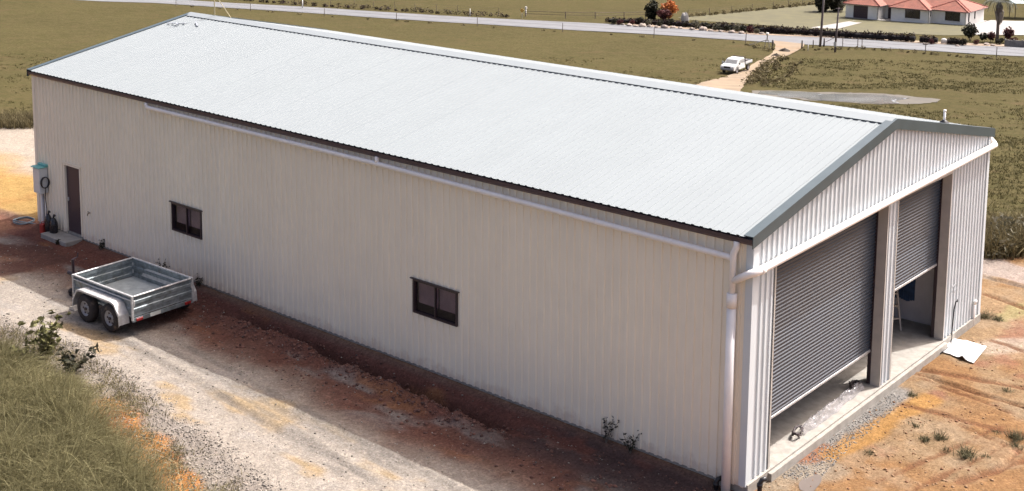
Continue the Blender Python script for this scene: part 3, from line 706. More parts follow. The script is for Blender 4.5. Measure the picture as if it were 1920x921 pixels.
# black cable on the gable by the back corner, white pipe stub and chalk squiggle
MB_ = MB().tube([(.075, 9.92, .78), (.085, 9.90, .84), (.07, 9.84, .80), (.06, 9.78, .62), (.065, 9.72, .2), (.07, 9.70, -.12), (.14, 9.50, -.16), (.17, 9.15, -.16), (.15, 8.8, -.17)], .016, 7)
tag(MB_.build('black_cable', BLACK, None, True), 'black cable running down the gable wall and along the slab', 'cable')
MB_ = MB().tube([(.05, 11.15, -.25), (.06, 11.15, .40)], .028, 8); MB_.tube([(.06, 11.15, .38), (.09, 11.13, .47), (.12, 11.05, .46)], .04, 8)
tag(MB_.build('white_standpipe', PVC, None, True), 'white pipe stub low on the gable beside the back corner', 'pipe')
MB_ = MB()  # chalk squiggle on the cladding, drawn as thin strokes
for a_, b2 in (((9.55, 1.06), (9.68, 1.13)), ((9.68, 1.13), (9.80, 1.04)), ((9.80, 1.04), (9.95, 1.14)), ((9.62, 1.22), (9.86, 1.24)), ((9.95, 1.14), (9.92, 1.22))):
    MB_.tube([(.036, a_[0], a_[1]), (.036, b2[0], b2[1])], .008, 5)
tag(MB_.build('chalk_squiggle', mat('grey_chalk', (.3, .3, .31), .6)), 'chalk squiggle on the gable wall above the black cable', 'chalk mark')
# white board lying on the clay
CS = [up(1750, 656), up(1786, 637), up(1849, 656), up(1825, 683)]
def sheetgrid(c, nx, ny, zf):
    V = []; 
    for j in range(ny+1):
        for i in range(nx+1):
            a, b_ = i/nx, j/ny; q = (c[0]*(1-a)+c[3]*a)*(1-b_)+(c[1]*(1-a)+c[2]*a)*b_
            V.append((q[0], q[1], zf(q[0], q[1], a, b_)))
    F = [(j*(nx+1)+i, j*(nx+1)+i+1, (j+1)*(nx+1)+i+1, (j+1)*(nx+1)+i) for j in range(ny) for i in range(nx)]
    return V, F
def zsh(x, y, a, b_): return gz(x, y)+.035+.05*max(0, float(fbm(np.array(x*3), np.array(y*3), 77))-.42)+.07*math.exp(-((a-.72-.15*b_)/.06)**2)*(b_ < .75)*1+.02*a*b_
V, F = sheetgrid(CS, 26, 20, zsh); mb = MB(); mb.add(V, F)
o = mb.build('plastic_sheet', mat('white_sheet', (.80, .79, .77), .5, 0, .04, 4, dirt=((.62, .55, .47), 3, .7)), None, True); tag(o, 'crumpled white plastic sheet lying on the clay beside the open roller door', 'plastic sheet')
sm = o.modifiers.new('thickness', 'SOLIDIFY'); sm.thickness = .012
# crumpled film left along the first roller door
A, B = np.array([-.12, 2.5]), np.array([-.20, 5.35]); n1, n2 = 130, 16; V = []
for i in range(n1+1):
    f = i/n1; c = A*(1-f)+B*f; wdt = .12+.09*float(vnoise(f*6, 0, 3))-.06*abs(2*f-1)
    for k in range(n2+1):
        g = k/n2*2-1; hgt = (1-g*g)*(.02+.12*float(vnoise(f*13, g*3.4, 8))+.07*float(vnoise(f*45, g*6, 9)))
        V.append((c[0]+g*wdt-.10+.05*float(vnoise(f*12, g*2, 14)), c[1]+.04*float(vnoise(f*15, g*3, 19)), .008+max(0, hgt)))
F = [(i*(n2+1)+k, i*(n2+1)+k+1, (i+1)*(n2+1)+k+1, (i+1)*(n2+1)+k) for i in range(n1) for k in range(n2)]
mb = MB(); mb.add(V, F); FM = mat('cloudy_film', (.36, .34, .34), .18, 0, .2, 7); FM.node_tree.nodes['Principled BSDF'].inputs['Alpha'].default_value = .5; o = mb.build('plastic_film', FM, None, False)
tag(o, 'long roll of crumpled clear plastic film lying under the first roller door', 'plastic film')
for (x, y, lb, sz) in ((-.20, 2.42, 'dark tangled strap at the near end of the crumpled plastic film', .16), (-.32, 5.22, 'dark crumpled wrapping at the far end of the plastic film', .15)):
    mb = MB()
    for k in range(5):
        ph = random.random()*6
        mb.tube([(sz*math.cos(ph+q*.9)*(.4+.2*random.random()*q*.5), sz*1.3*math.sin(ph+q*.8), .02+.13*abs(math.sin(q*1.1+k))) for q in range(7)], .016, 5)
    tag(mb.build('dark_strap', mat('dark_wrap', (.05, .035, .035), .6), None, True, loc=(x, y, .01)), lb, 'strap', 'dark straps on the plastic film')
# things standing inside the second bay
t = thing('step_ladder', 'timber coloured step ladder standing just inside the half open roller door', 'ladder', (-1.45, 9.25, 0), .9)
LM = mat('ladder_alloy', (.46, .40, .34), .5, .2, .1, 8)
for s_ in (-.22, .22):
    MB().tube([(s_, -.42, 0), (s_*.8, 0, 1.75)], .028, 6).build('rail', LM, t); MB().tube([(s_, .42, 0), (s_*.8, .03, 1.72)], .022, 6).build('rail', LM, t)
for k in range(5): f = (k+1)/6; MB().box((0, -.42*(1-f), 1.75*f), (.40, .09, .03)).build('tread', LM, t)
t = MB()
for k in range(12):
    x = k*.055; t.box((x, .012*math.sin(k*1.9), .85), (.058, .02, 1.5+.05*math.sin(k)), bev=.004)
tag(t.build('blue_tarp', mat('blue_cloth', (.035, .075, .16), .7, 0, .2, 5), loc=(-1.62, 9.90, .42)), 'dark blue tarp hanging in pleats on the pale partition inside the second bay', 'tarp')
for k, (dy, lb) in enumerate(((0, 'pale timber plank leaning beside the blue tarp, nearer the tarp'), (-.32, 'narrow timber plank leaning between ladder and blue tarp'))):
    o = MB().box((0, 0, 1.05), (.12-.03*k, .03, 2.1), bev=.004).build('timber_plank', mat('pine_timber', (.42, .30, .18), .7, 0, .15, 8, stretch=(1, 1, .1)), loc=(-1.80+.55*dy, 9.62, .012)); o.rotation_euler = (-.11, .03, 0); tag(o, lb, 'plank', 'planks leaning in the second bay')

# ------------------------------------------------------------------ box trailer
trx = thing('box_trailer', 'galvanised tandem axle box trailer parked beside the shed', 'trailer', (-16.22, -2.30, gz(-16.3, -2.5)), R(2.0))
tz = .02
Lb, Wb, zf, zr = 2.46, 1.74, .50, .98
def ribbed_panel(u0, u1, z0, z1, mk):
    """side panel pressed with two horizontal swages"""
    prof = [(z0, 0), (z0+.08, 0), (z0+.10, .018), (z0+.17, .018), (z0+.19, 0), (z0+.27, 0), (z0+.29, .018), (z0+.36, .018), (z0+.38, 0), (z1, 0)]
    mb = MB(); V = []
    for z, o_ in prof: V += [mk(u0, o_, z), mk(u1, o_, z)]
    for z, o_ in prof: V += [mk(u0, o_-.006, z), mk(u1, o_-.006, z)]
    k = len(prof); F = [(2*i, 2*i+1, 2*i+3, 2*i+2) for i in range(k-1)]+[(2*k+2*i, 2*k+2*i+2, 2*k+2*i+3, 2*k+2*i+1) for i in range(k-1)]
    F += [(2*i, 2*i+2, 2*k+2*i+2, 2*k+2*i) for i in range(k-1)]+[(2*i+1, 2*k+2*i+1, 2*k+2*i+3, 2*i+3) for i in range(k-1)]
    return mb.add(V, F)
MB().box((0, 0, zf-.02), (Lb-.02, Wb-.02, .03)).build('floor', mat('trailer_floor', (.34, .37, .37), .6, .15, .14, 4, dirt=((.36, .31, .26), 2.5, .6)), trx)
for s_ in (-1, 1):
    p_ = ribbed_panel(-Lb/2, Lb/2, zf, zr, lambda u, o_, z: (u, s_*(Wb/2+o_-.01), z)).build('side_panel', GALV, trx)
    MB().box((0, s_*(Wb/2+.005), zr+.012), (Lb+.03, .055, .035), bev=.008).build('top_rail', GALVL, p_)
    MB().box((0, s_*(Wb/2+.018), zr-.09), (Lb, .03, .03), bev=.006).build('rope_rail', GALVL, p_)
for s_, nm in ((-1, 'front_gate'), (1, 'tailgate')):
    p_ = ribbed_panel(-Wb/2, Wb/2, zf, zr, lambda u, o_, z: (s_*(Lb/2+o_), u, z)).build(nm, GALV, trx)
    MB().box((s_*(Lb/2+.012), 0, zr+.012), (.05, Wb-.06, .034), bev=.008).build('top_rail', GALVL, p_)
    for y in (-.84, .84): MB().box((s_*(Lb/2+.03), y, zr-.16), (.03, .035, .14), bev=.006).build('latch', GALVL, p_)
for sx in (-1, 1):
    for sy in (-1, 1): MB().box((sx*(Lb/2+.012), sy*(Wb/2+.012), .70), (.05, .055, .62), bev=.006).build('corner_post', GALVL, trx)
mb = MB()
for y in (-.55, .55): mb.box((.0, y, .43), (Lb, .05, .10))
for x in (-1.1, -.4, .3, 1.1): mb.box((x, 0, .455), (.05, Wb-.04, .05))
mb.box((Lb/2+.01, 0, .40), (.05, Wb+.04, .09)); mb.build('chassis', GALV, trx)
WX = (-.44, .58)
for s_ in (-1, 1):
    yw = s_*(Wb/2+.135)
    # one folded mudguard over both wheels
    pr_ = [(-.93, .33), (-.91, .54), (-.74, .79), (-.62, .83), (.72, .83), (.86, .79), (1.04, .54), (1.06, .30)]
    V = [(x+.02, yw-.14, z) for x, z in pr_]+[(x+.02, yw+.14, z) for x, z in pr_]; k = len(pr_)
    mb = MB(); mb.add(V, [(i, i+1, i+1+k, i+k) for i in range(k-1)])
    lip = [(x+.02, yw+s_*.14, z) for x, z in pr_]+[(x*.97+.02, yw+s_*.14, z-.045) for x, z in pr_]; mb.add(lip, [(i, i+1, i+1+k, i+k) for i in range(k-1)])
    inner = [(x+.02, yw-s_*.138, z) for x, z in pr_]; inner += [(x+.02, yw-s_*.138, max(z-.25, .3)) for x, z in pr_]; mb.add(inner, [(i, i+1, i+1+k, i+k) for i in range(k-1)])
    o = mb.build('mudguard', GALVL, trx); sm = o.modifiers.new('thickness', 'SOLIDIFY'); sm.thickness = .006
    for x in WX:
        wh = MB().lathe([(-.095, .19), (-.108, .31), (-.08, .35), (0, .36), (.08, .35), (.108, .31), (.095, .19)], (x, yw, .36), 'y', 24).build('wheel', RUBBER, trx, True)
        mb = MB().lathe([(-s_*.06, .20), (s_*.082, .205), (s_*.088, .185), (s_*.05, .165), (s_*.035, .10), (s_*.055, .085), (s_*.06, .0)], (x, yw, .345), 'y', 24)
        mb.build('rim', RIM, wh, True)
        mb = MB()
        for q in range(6): th = q*math.pi/3; mb.tube([(x+.13*math.cos(th), yw+s_*.036, .345+.13*math.sin(th)), (x+.13*math.cos(th), yw+s_*.052, .345+.13*math.sin(th))], .026, 8)
        mb.tube([(x, yw+s_*.05, .345), (x, yw+s_*.095, .345)], .04, 10); mb.build('hub', DARKF, wh)
for x in WX: MB().tube([(x, -Wb/2-.1, .345), (x, Wb/2+.1, .345)], .03, 8).build('axle', GALV, trx)
mb = MB()
for s_ in (-1, 1): mb.tube([(-.9, s_*.55, .42), (-2.62, s_*.05, .44)], .04, 6)
mb.build('drawbar', GALV, trx)
MB().tube([(-2.58, 0, .46), (-2.78, 0, .47), (-2.86, 0, .46)], [.05, .045, .06], 10).build('coupling', DARKF, trx, True)
jw = MB().tube([(-2.3, -.22, .20), (-2.3, -.22, 1.0)], .038, 8).tube([(-2.3, -.22, 1.0), (-2.3, -.08, 1.03), (-2.3, -.06, 1.14)], .018, 6).tube([(-2.42, -.22, .60), (-2.0, -.18, .60)], .05, 8).tube([(-2.12, -.25, .10), (-2.05, -.2, .75)], .03, 6).build('jockey_stand', DARKF, trx)
MB().lathe([(-.04, .03), (-.042, .09), (0, .11), (.042, .09), (.04, .03)], (-2.34, -.27, .11), 'y', 16).build('jockey_wheel', RUBBER, jw, True)
tl = MB().box((Lb/2+.045, -Wb/2+.16, .40), (.03, .18, .07), bev=.006).build('tail_light', mat('red_lens', (.25, .02, .02), .2), trx)
MB().box((Lb/2+.045, Wb/2-.16, .40), (.03, .18, .07), bev=.006).build('tail_light', MATS['red_lens'], trx)
MB().box((Lb/2+.04, -.25, .41), (.012, .30, .09)).build('number_plate', mat('plate_white', (.6, .6, .56), .5), trx)
# chock by the front wheel
q = up(140, 578); tag(MB().prism([(-.13, 0), (.13, 0), (.03, .10), (-.13, .05)], (-.10, .10)).build('wheel_chock', mat('pale_timber', (.55, .50, .42), .8), loc=gp(q[0]+.05, q[1], .0)), 'pale timber chock on the ground in front of the trailer wheels', 'chock')

# ------------------------------------------------------------------ paddock fences and verge
FWIRE = mat('fence_wire', (.12, .11, .10), .6, .3)
def fence(label, cat, pix, h, r_=.06, wires=(.35, .7, 1.0), rails=False, mt=WOODP, lean=.05):
    P = [at(*q) for q in pix]; f = thing('wire_fence' if not rails else 'rail_fence', label, cat, P[0])
    b0 = P[0]
    for q in P:
        d = q-b0; hh = h*random.uniform(.92, 1.1); lx, ly = random.uniform(-lean, lean), random.uniform(-lean, lean)
        MB().tube([(d[0], d[1], d[2]-.2), (d[0]+lx, d[1]+ly, d[2]+hh)], [r_, r_*.85], 7).build('fence_post', mt, f)
    for zf_ in wires:
        for a, b_ in zip(P[:-1], P[1:]):
            da, db = a-b0, b_-b0
            if rails: MB().tube([(da[0], da[1], da[2]+h*zf_), (db[0], db[1], db[2]+h*zf_)], .045, 5).build('rail', mt, f)
            else: MB().tube([(da[0], da[1], da[2]+h*zf_), ((da[0]+db[0])/2, (da[1]+db[1])/2, (da[2]+db[2])/2+h*zf_-.05), (db[0], db[1], db[2]+h*zf_)], .012, 4).build('wire', FWIRE, f)
    return f
fence('dark post and wire fence along the near road edge, left of the driveway', 'fence', [(330, 12), (470, 21), (608, 30), (743, 40), (895, 49), (1055, 60), (1226, 71), (1398, 81)], 1.5)
fence('dark post and wire fence along the near road edge, right of the driveway', 'fence', [(1580, 89), (1608, 91), (1616, 92), (1735, 101), (1868, 111), (1990, 121)], 1.5)
fence('thin post and wire fence on the far side of the road behind the dark weeds', 'fence', [(560, 8), (620, 10.5), (664, 13), (700, 15.5), (740, 18), (778, 20), (818, 22.5), (858, 25), (935, 29)], 1.4, .05)
fence('grey timber rail fence beside the pale driveway entrance across the road', 'fence', [(985, 32), (1060, 35), (1116, 35.5), (1170, 35), (1210, 34)], 1.15, .08, (.55, .95), True)
fence('post and wire fence along the overgrown edge of the mown lawn', 'fence', [(1290, 31), (1330, 28), (1372, 24), (1410, 20), (1450, 16), (1478, 13), (1505, 10), (1535, 6)], 1.2, .06)
# gate posts at the driveway mouth
def post_thing(u, v, h, r_, label, mt=WOODP, name='gate_post', cat='post', group=None):
    p = at(u, v); o = MB().tube([(0, 0, -.2), (.03, .02, h*.5), (.02, .03, h)], [r_, r_*.95, r_*.85], 8); o.tube([(.02, .03, h-.01), (.02, .03, h+.02)], [r_*.9, r_*.5], 8)
    o = o.build(name, mt, None, True, loc=p); return tag(o, label, cat, group)
DKPOST = mat('dark_timber', (.06, .05, .045), .9, 0, .2, 8)
post_thing(1448, 92, 1.25, .12, 'short thick timber gate post on the left of the driveway mouth', DKPOST)
post_thing(1503, 92.5, 1.25, .12, 'short timber gate post on the right of the driveway mouth', DKPOST)
post_thing(1524, 90, 1.15, .08, 'slim timber post between the right gate post and the tall pole', DKPOST)
post_thing(1544.5, 88, 1.2, .13, 'stout dark post close beside the base of the left power pole', DKPOST)
post_thing(1514.5, 96.5, .95, .05, 'white marker post in the grass right of the driveway mouth', mat('white_marker', (.62, .60, .56), .6), 'marker_post')
post_thing(567, 16, 1.7, .12, 'white roadside marker post far left beyond the road', MATS['white_marker'], 'marker_post')
post_thing(881, 31, 1.4, .08, 'white roadside marker post beside the dark weeds, left of the yellow sign', MATS['white_marker'], 'marker_post')
# strainer with letterbox
p = at(1438, 91); t = thing('letterbox_stand', 'pale letterbox on a splayed timber stand left of the driveway mouth', 'letterbox', p, .3)
PT = mat('pale_old_timber', (.34, .32, .29), .9, 0, .15, 8)
for dx in (-.38, .38): MB().tube([(dx, 0, -.1), (dx*.45, 0, 1.25)], .06, 6).build('leg', PT, t)
MB().tube([(0, 0, 1.05), (0, 0, 2.0)], .09, 7).build('post', PT, t); MB().box((0, -.05, 2.1), (.36, .55, .30), bev=.05).build('box', MATS['white_marker'], t); MB().tube([(-.1, 0, 1.2), (-2.6, .3, .25)], .05, 6).build('stay', PT, t)
# yellow sign and white riser by the rail fence
p = at(979, 35); t = thing('road_sign', 'small yellow diamond road sign seen edge-on beside the road', 'sign', p, R(12))
MB().tube([(0, 0, -.1), (0, 0, 1.7)], .04, 7).build('post', GALVL, t); MB().box((0, 0, 0), (.62, .03, .62), M=Matrix.Translation((0, -.05, 1.45)) @ Matrix.Rotation(R(45), 4, 'Y')).build('sign_plate', mat('sign_yellow', (.52, .30, .05), .5), t)
p = at(986, 30); t = thing('water_riser', 'white capped riser post behind the yellow road sign', 'post', p)
MB().tube([(0, 0, -.1), (0, 0, 1.3)], .12, 8).build('post', MATS['white_marker'], t, True); MB().tube([(0, 0, 1.28), (0, 0, 1.7)], [.22, .2], 8).build('cap', MATS['white_marker'], t)
# power poles
POLE = mat('pole_timber', (.13, .105, .10), .9, 0, .2, 3, stretch=(1, 1, .1))
p = at(1537.5, 88); t = thing('power_pole', 'tall dark timber power pole nearest the driveway, running out of the top of the picture', 'power pole', p)
MB().tube([(0, 0, -.3), (.12, 0, 3), (.32, .05, 9.5)], [.19, .17, .13], 9).build('pole', POLE, t, True); MB().box((.32, .05, 9.1), (2.2, .12, .14)).build('crossarm', POLE, t)
for x in (-.7, .3, 1.3): MB().tube([(x, .05, 9.15), (x, .05, 9.4)], [.05, .07], 7).build('insulator', GALVL, t)
p = at(1565.5, 98.5); t = thing('service_pole', 'shorter dark pole with a white plate near its foot, right of the tall power pole', 'power pole', p)
MB().tube([(0, 0, -.3), (.08, 0, 2.5), (.26, .03, 6.3)], [.16, .14, .11], 9).build('pole', POLE, t, True); MB().box((.25, .03, 6.15), (.9, .1, .1)).build('crossarm', POLE, t); MB().box((.05, -.18, 1.15), (.42, .06, .62), bev=.01).build('plate', MATS['white_marker'], t)
MB().tube([(.1, 0, 2.2), (-2.1, 1.2, 1.1)], .035, 5).build('stay', POLE, t)

# dark weedy verge, fence-line growth
def along(pix, step):
    P = [at(*q) for q in pix]; out = []
    for a, b_ in zip(P[:-1], P[1:]):
        k = max(1, int(np.hypot(*(b_-a)[:2])/step))
        for i in range(k): q = a+(b_-a)*(i+random.random())/k; out.append((q[0], q[1], gz(q[0], q[1])))
    return out
def clumps(name, pts, rad, n_, size, mt, label=None, jitter=.4, hgt=1.0, tone=(0, 1)):
    parts = []
    for (x, y, z) in pts:
        r_ = rad*random.uniform(.5, 1.25); parts.append(leaves((x+random.uniform(-jitter, jitter), y+random.uniform(-jitter, jitter), z+r_*.45*hgt), (r_, r_, r_*.75*hgt), n_, size, tone=tone))
    V, F, T = join(parts); return tag(npmesh(name, V, F, mt, tone=T), kind='stuff')
clumps('verge_weeds', along([(300, -9), (440, 0), (560, 10), (640, 14.5), (700, 18), (780, 23), (860, 28.5), (960, 33.5)], 1.1), .75, 60, .16, HEDGEM)
clumps('fenceline_growth', along([(1275, 33), (1330, 29.5), (1420, 20), (1480, 14), (1530, 8)], .9), .6, 60, .18, DGRASS)
clumps('roadside_tufts', along([(330, 11), (600, 30), (900, 50), (1226, 72), (1400, 82)], 5.5), .45, 40, .14, DGRASS, hgt=.5)
clumps('roadside_tufts', along([(1505, 95), (1620, 93), (1735, 102), (1900, 115)], .9), .40, 46, .13, DGRASS)
clumps('driveway_tufts', along([(1446, 93), (1440, 97), (1425, 93), (1400, 84)], .9), .45, 46, .13, DGRASS)
clumps('driveway_tufts', along([(1476, 110), (1440, 124), (1415, 143), (1400, 160)], 1.1)+along([(1470, 112), (1445, 135), (1425, 150), (1440, 165)], 1.5)+along([(1500, 118), (1480, 140), (1450, 160)], 2.4), .62, 60, .16, DGRASS)
clumps('driveway_tufts', along([(1398, 131), (1358, 147), (1312, 159)], 2.2), .35, 36, .12, DGRASS, hgt=.6)
# clods left on the driveway
for (u, v, r_, lb) in ((1471, 97.5, .62, 'dark heap of soil on the driveway near the road'), (1456, 106.5, .5, 'low brown heap of soil on the driveway, the one nearer the utility truck')):
    p = at(u, v); mb = MB(); k1, k2 = 14, 6; vs = []
    for i in range(k2+1):
        for k in range(k1):
            th = 2*math.pi*k/k1; f = i/k2; q = r_*(1-f)*(1+.5*(float(vnoise(k*.8+u, f*4, 5))-.5)); vs.append((q*1.5*math.cos(th), q*math.sin(th), r_*.75*(f**.7)*(1+.4*(float(vnoise(k+u, i*1.3, 6))-.5))))
    mb.add(vs, [(i*k1+k, i*k1+(k+1) % k1, (i+1)*k1+(k+1) % k1, (i+1)*k1+k) for i in range(k2) for k in range(k1)])
    tag(mb.build('soil_heap', mat('dark_soil', (.055, .042, .032), .95, 0, .25, 3), None, loc=p+np.array([0, 0, .06])), lb, 'soil heap')

# ------------------------------------------------------------------ utility truck on the driveway
def truck():
    p = at(1379, 136); q = at(1398, 126); fx = at(1340, 158)
    t = thing('utility_truck', 'white utility truck with an open door parked on the dirt driveway', 'truck', p+np.array([0, 0, .10]))
    hd = math.atan2(fx[1]-q[1], fx[0]-q[0])-math.pi*0+R(-14)
    t.rotation_euler = (0, 0, hd)     # local +x is forward
    WH = mat('white_truck_paint', (.62, .62, .61), .3, 0, .05, 3, dirt=((.45, .36, .27), 3, .62))
    # hood and cabin as one body profile swept across the width
    prof = [(2.45, .55), (2.52, .85), (2.40, 1.02), (1.45, 1.14), (.95, 1.62), (.80, 1.70), (-.55, 1.72), (-.75, 1.66), (-.82, 1.10), (-.82, .48), (2.35, .45)]
    W2 = .88; V = []; F = []
    secs = [(-W2, 1), (-W2+.06, 1), (W2-.06, 1), (W2, 1)]
    k = len(prof)
    for i, (y, s_) in enumerate(secs):
        for (x, z) in prof:
            yy = y; 
            if z > 1.15: yy = y*(1-.16*(z-1.15)/.57)
            if i in (0, 3): x2, z2 = (x-.8)*.975+.8, (z-.9)*.965+.9
            else: x2, z2 = x, z
            V.append((x2, yy, z2))
    for i in range(3): F += [(i*k+a, i*k+(a+1) % k, (i+1)*k+(a+1) % k, (i+1)*k+a) for a in range(k)]
    F += [tuple(range(k)), tuple(range(4*k-1, 3*k-1, -1))]
    body = MB().add(V, F).build('body', WH, t)
    MB().add([(1.42, -.74, 1.17), (1.42, .74, 1.17), (1.0, .68, 1.59), (1.0, -.68, 1.59), (1.40, -.74, 1.15), (1.40, .74, 1.15), (.98, .68, 1.57), (.98, -.68, 1.57)], [(0, 1, 2, 3), (7, 6, 5, 4), (0, 4, 5, 1), (1, 5, 6, 2), (2, 6, 7, 3), (3, 7, 4, 0)]).build('windscreen', GLASS, t).location = (.035, 0, .03)
    for s_ in (-1, 1):
        MB().prism([(1.22, 1.19), (.86, 1.58), (-.62, 1.60), (-.66, 1.19)], (-.012, .012)).build('side_window', GLASS, t).location = (0, s_*.865, 0)
        MB().box((2.44, s_*.66, .86), (.10, .30, .16), bev=.03).build('headlight', mat('lamp_glass', (.5, .52, .55), .15), t)
    MB().box((2.48, 0, .84), (.08, .86, .20), bev=.02).build('grille', BLACK, t); MB().box((2.50, 0, .58), (.16, 1.72, .22), bev=.05).build('bumper', mat('grey_bumper', (.22, .22, .22), .5), t)
    for x in (1.55, -1.75):
        for s_ in (-1, 1):
            wh = MB().lathe([(-.10, .20), (-.11, .33), (-.06, .37), (.06, .37), (.11, .33), (.10, .20)], (x, s_*.80, .37), 'y', 18).build('wheel', RUBBER, t, True)
            MB().lathe([(s_*.09, .21), (s_*.10, .16), (s_*.06, .10), (s_*.07, 0)], (x, s_*.80, .37), 'y', 16).build('rim', RIM, wh, True)
            MB().tube([(x+.50*math.cos(a), s_*.89, .37+.48*math.sin(a)) for a in np.linspace(.1, math.pi-.1, 9)], .03, 5).build('wheel_arch', BLACK, t)
    MB().box((-1.85, 0, .86), (2.0, 1.82, .10), bev=.02).build('tray', GALV, t)
    for s_ in (-1, 1): MB().box((-1.85, s_*.90, 1.05), (2.0, .04, .28), bev=.01).build('tray_side', WH, t)
    MB().box((-2.84, 0, 1.05), (.04, 1.80, .28), bev=.01).build('tray_tailboard', WH, t)
    mb = MB()
    for s_ in (-1, 1): mb.tube([(-.95, s_*.82, .9), (-.95, s_*.80, 1.75)], .035, 6)
    mb.tube([(-.95, -.80, 1.74), (-.95, .80, 1.74)], .035, 6); mb.build('headboard', DARKF, t)
    MB().box((-1.6, .2, 1.12), (.9, 1.0, .40), bev=.04).build('tool_box', mat('dark_tool_box', (.08, .07, .07), .5), t)
    d = MB().box((.5, 0, .83), (1.0, .06, .66), bev=.03).build('open_door', WH, t); d.location = (.75, -.90, 0); d.rotation_euler = (0, 0, R(-125)); d['label'] = 'front door swung wide open'
    MB().prism([(.06, 1.17), (.38, 1.55), (.94, 1.56), (.96, 1.17)], (-.01, .01)).build('door_window', GLASS, d)
    for s_ in (-1, 1): MB().box((1.12, s_*1.0, 1.18), (.08, .18, .2), bev=.03).build('mirror', BLACK, t)
truck()

# ------------------------------------------------------------------ house across the road
def house():
    B = at(1810, 48.5); A = at(1640, 36.5); zb = B[2]-.15
    e = (A-B)[:2]; e /= np.linalg.norm(e); nrm = np.array([-e[1], e[0]])
    f2 = np.array([-math.sin(YAW), math.cos(YAW)])
    if nrm @ f2 < 0: nrm = -nrm
    ang = math.atan2(e[1], e[0]); flip = np.cross(e, nrm)      # local: u leftwards along the front, w away from the road
    h = thing('brick_house', 'white house with stepped front and terracotta tiled hip roof across the road', 'house', (B[0], B[1], zb))
    m2 = Matrix(((e[0], nrm[0], 0, 0), (e[1], nrm[1], 0, 0), (0, 0, 1, 0), (0, 0, 0, 1)))
    def uw(mb): mb.v = [tuple(m2 @ Vector(q)) for q in mb.v]; 
    WH = mat('white_house_render', (.74, .73, .69), .8, 0, .05, .8); TILE = mat('terracotta_tile', (.25, .085, .055), .8, 0, .14, 1.2, dirt=((.23, .08, .055), .5, .58), bump=.3, bscale=5)
    RIDG = mat('dark_terracotta', (.24, .065, .045), .8, 0, .1, 2); FASC = mat('plum_fascia', (.13, .06, .055), .6); HG = mat('house_glass', (.015, .012, .018), .1, 0, .1, 1)
    H = 2.55; W0, W1, Wm = 22.5, 0, 8.5
    plan = [(0, 0), (6.0, 0), (6.0, -1.5), (12.8, -1.5), (12.8, 1.2), (15.2, 1.2), (15.2, -2.2), (21.2, -2.2), (21.2, 9), (0, 9)]
    def wall(a, b_, holes, name='wall'):
        """render wall from a to b with rectangular openings (s0, s1, z0, z1)"""
        a = np.array(a, float); b_ = np.array(b_, float); L = np.hypot(*(b_-a)); d = (b_-a)/L; nn = np.array([d[1], -d[0]])
        if nn[1] > 0 or (abs(nn[1]) < .1 and nn[0] > 0): nn = -nn
        cuts = sorted({0, L, *[q for ho in holes for q in ho[:2]]}); mb = MB()
        for s0, s1 in zip(cuts[:-1], cuts[1:]):
            sm = (s0+s1)/2; hs = [ho for ho in holes if ho[0] < sm < ho[1]]; zs = [0]+[z for ho in hs for z in ho[2:]]+[H]
            for z0, z1 in zip(zs[::2], zs[1::2]):
                if z1-z0 < .01: continue
                c = a+d*sm-nn*.1; mb.box((c[0], c[1], (z0+z1)/2), (s1-s0, .2, z1-z0), math.atan2(d[1], d[0]))
        uw(mb); mb.build(name, WH, h); return a, d, nn
    def opening(a, d, nn, ho, kind):
        s0, s1, z0, z1 = ho; c = a+d*(s0+s1)/2; rzz = math.atan2(d[1], d[0])
        if kind == 'window':
            mb = MB(); t = .07
            for s_ in (s0+t/2, s1-t/2): q = a+d*s_-nn*.06; mb.box((q[0], q[1], (z0+z1)/2), (t, .10, z1-z0), rzz)
            for z in (z0+t/2, z1-t/2): q = c-nn*.06; mb.box((q[0], q[1], z), (s1-s0-2*t, .098, t), rzz)
            q = c-nn*.06; mb.box((q[0], q[1], (z0+z1)/2), (.06, .08, z1-z0-2*t), rzz)
            uw(mb); w_ = mb.build('window', DARKF, h)
            for s_ in ((s0+c0*0, ) for c0 in (0,)): pass
            for k in (0, 1):
                q = a+d*(s0+(s1-s0)*(.25+.5*k))-nn*.08; mb = MB().box((q[0], q[1], (z0+z1)/2), ((s1-s0)/2-.1, .02, z1-z0-.14), rzz); uw(mb); mb.build('pane', HG, w_)
            q = c+nn*.03; mb = MB().box((q[0], q[1], z0-.04), (s1-s0+.2, .16, .07), rzz); uw(mb); mb.build('sill', WH, w_)
        else:
            q = c-nn*.10; mb = MB().box((q[0], q[1], (z0+z1)/2), (s1-s0-.02, .06, z1-z0), rzz)
            if kind == 'garage_door':
                for k in range(5): q2 = c-nn*.06; mb.box((q2[0], q2[1], z0+(k+.5)*(z1-z0)/5), (s1-s0-.04, .04, (z1-z0)/5-.05), rzz)
            uw(mb); mb.build(kind, mat('plum_door', (.045, .025, .033), .5), h)
    spec = [((0, 0), (6.0, 0), [(1.0, 3.7, .75, 2.35, 'window')]), ((6, 0), (6, -1.5), [(.5, 1.0, 1.3, 2.4, 'window')]), ((6, -1.5), (12.8, -1.5), [(1.6, 4.4, .75, 2.4, 'window')]),
            ((12.8, 1.2), (12.8, -1.5), []), ((12.8, 1.2), (15.2, 1.2), [(.4, 1.9, 0, 2.3, 'entry_door')]), ((15.2, 1.2), (15.2, -2.2), []), ((15.2, -2.2), (21.2, -2.2), [(1.9, 4.7, 0, 2.3, 'garage_door')]),
            ((21.2, -2.2), (21.2, 9), []), ((0, 0), (0, 9), [(1.2, 1.9, .6, 2.3, 'window'), (4.2, 4.9, .9, 2.3, 'window')]), ((0, 9), (21.2, 9), [])]
    for a, b_, hs in spec:
        r_ = wall(a, b_, [q[:4] for q in hs])
        for q in hs: opening(*r_, q[:4], q[4])
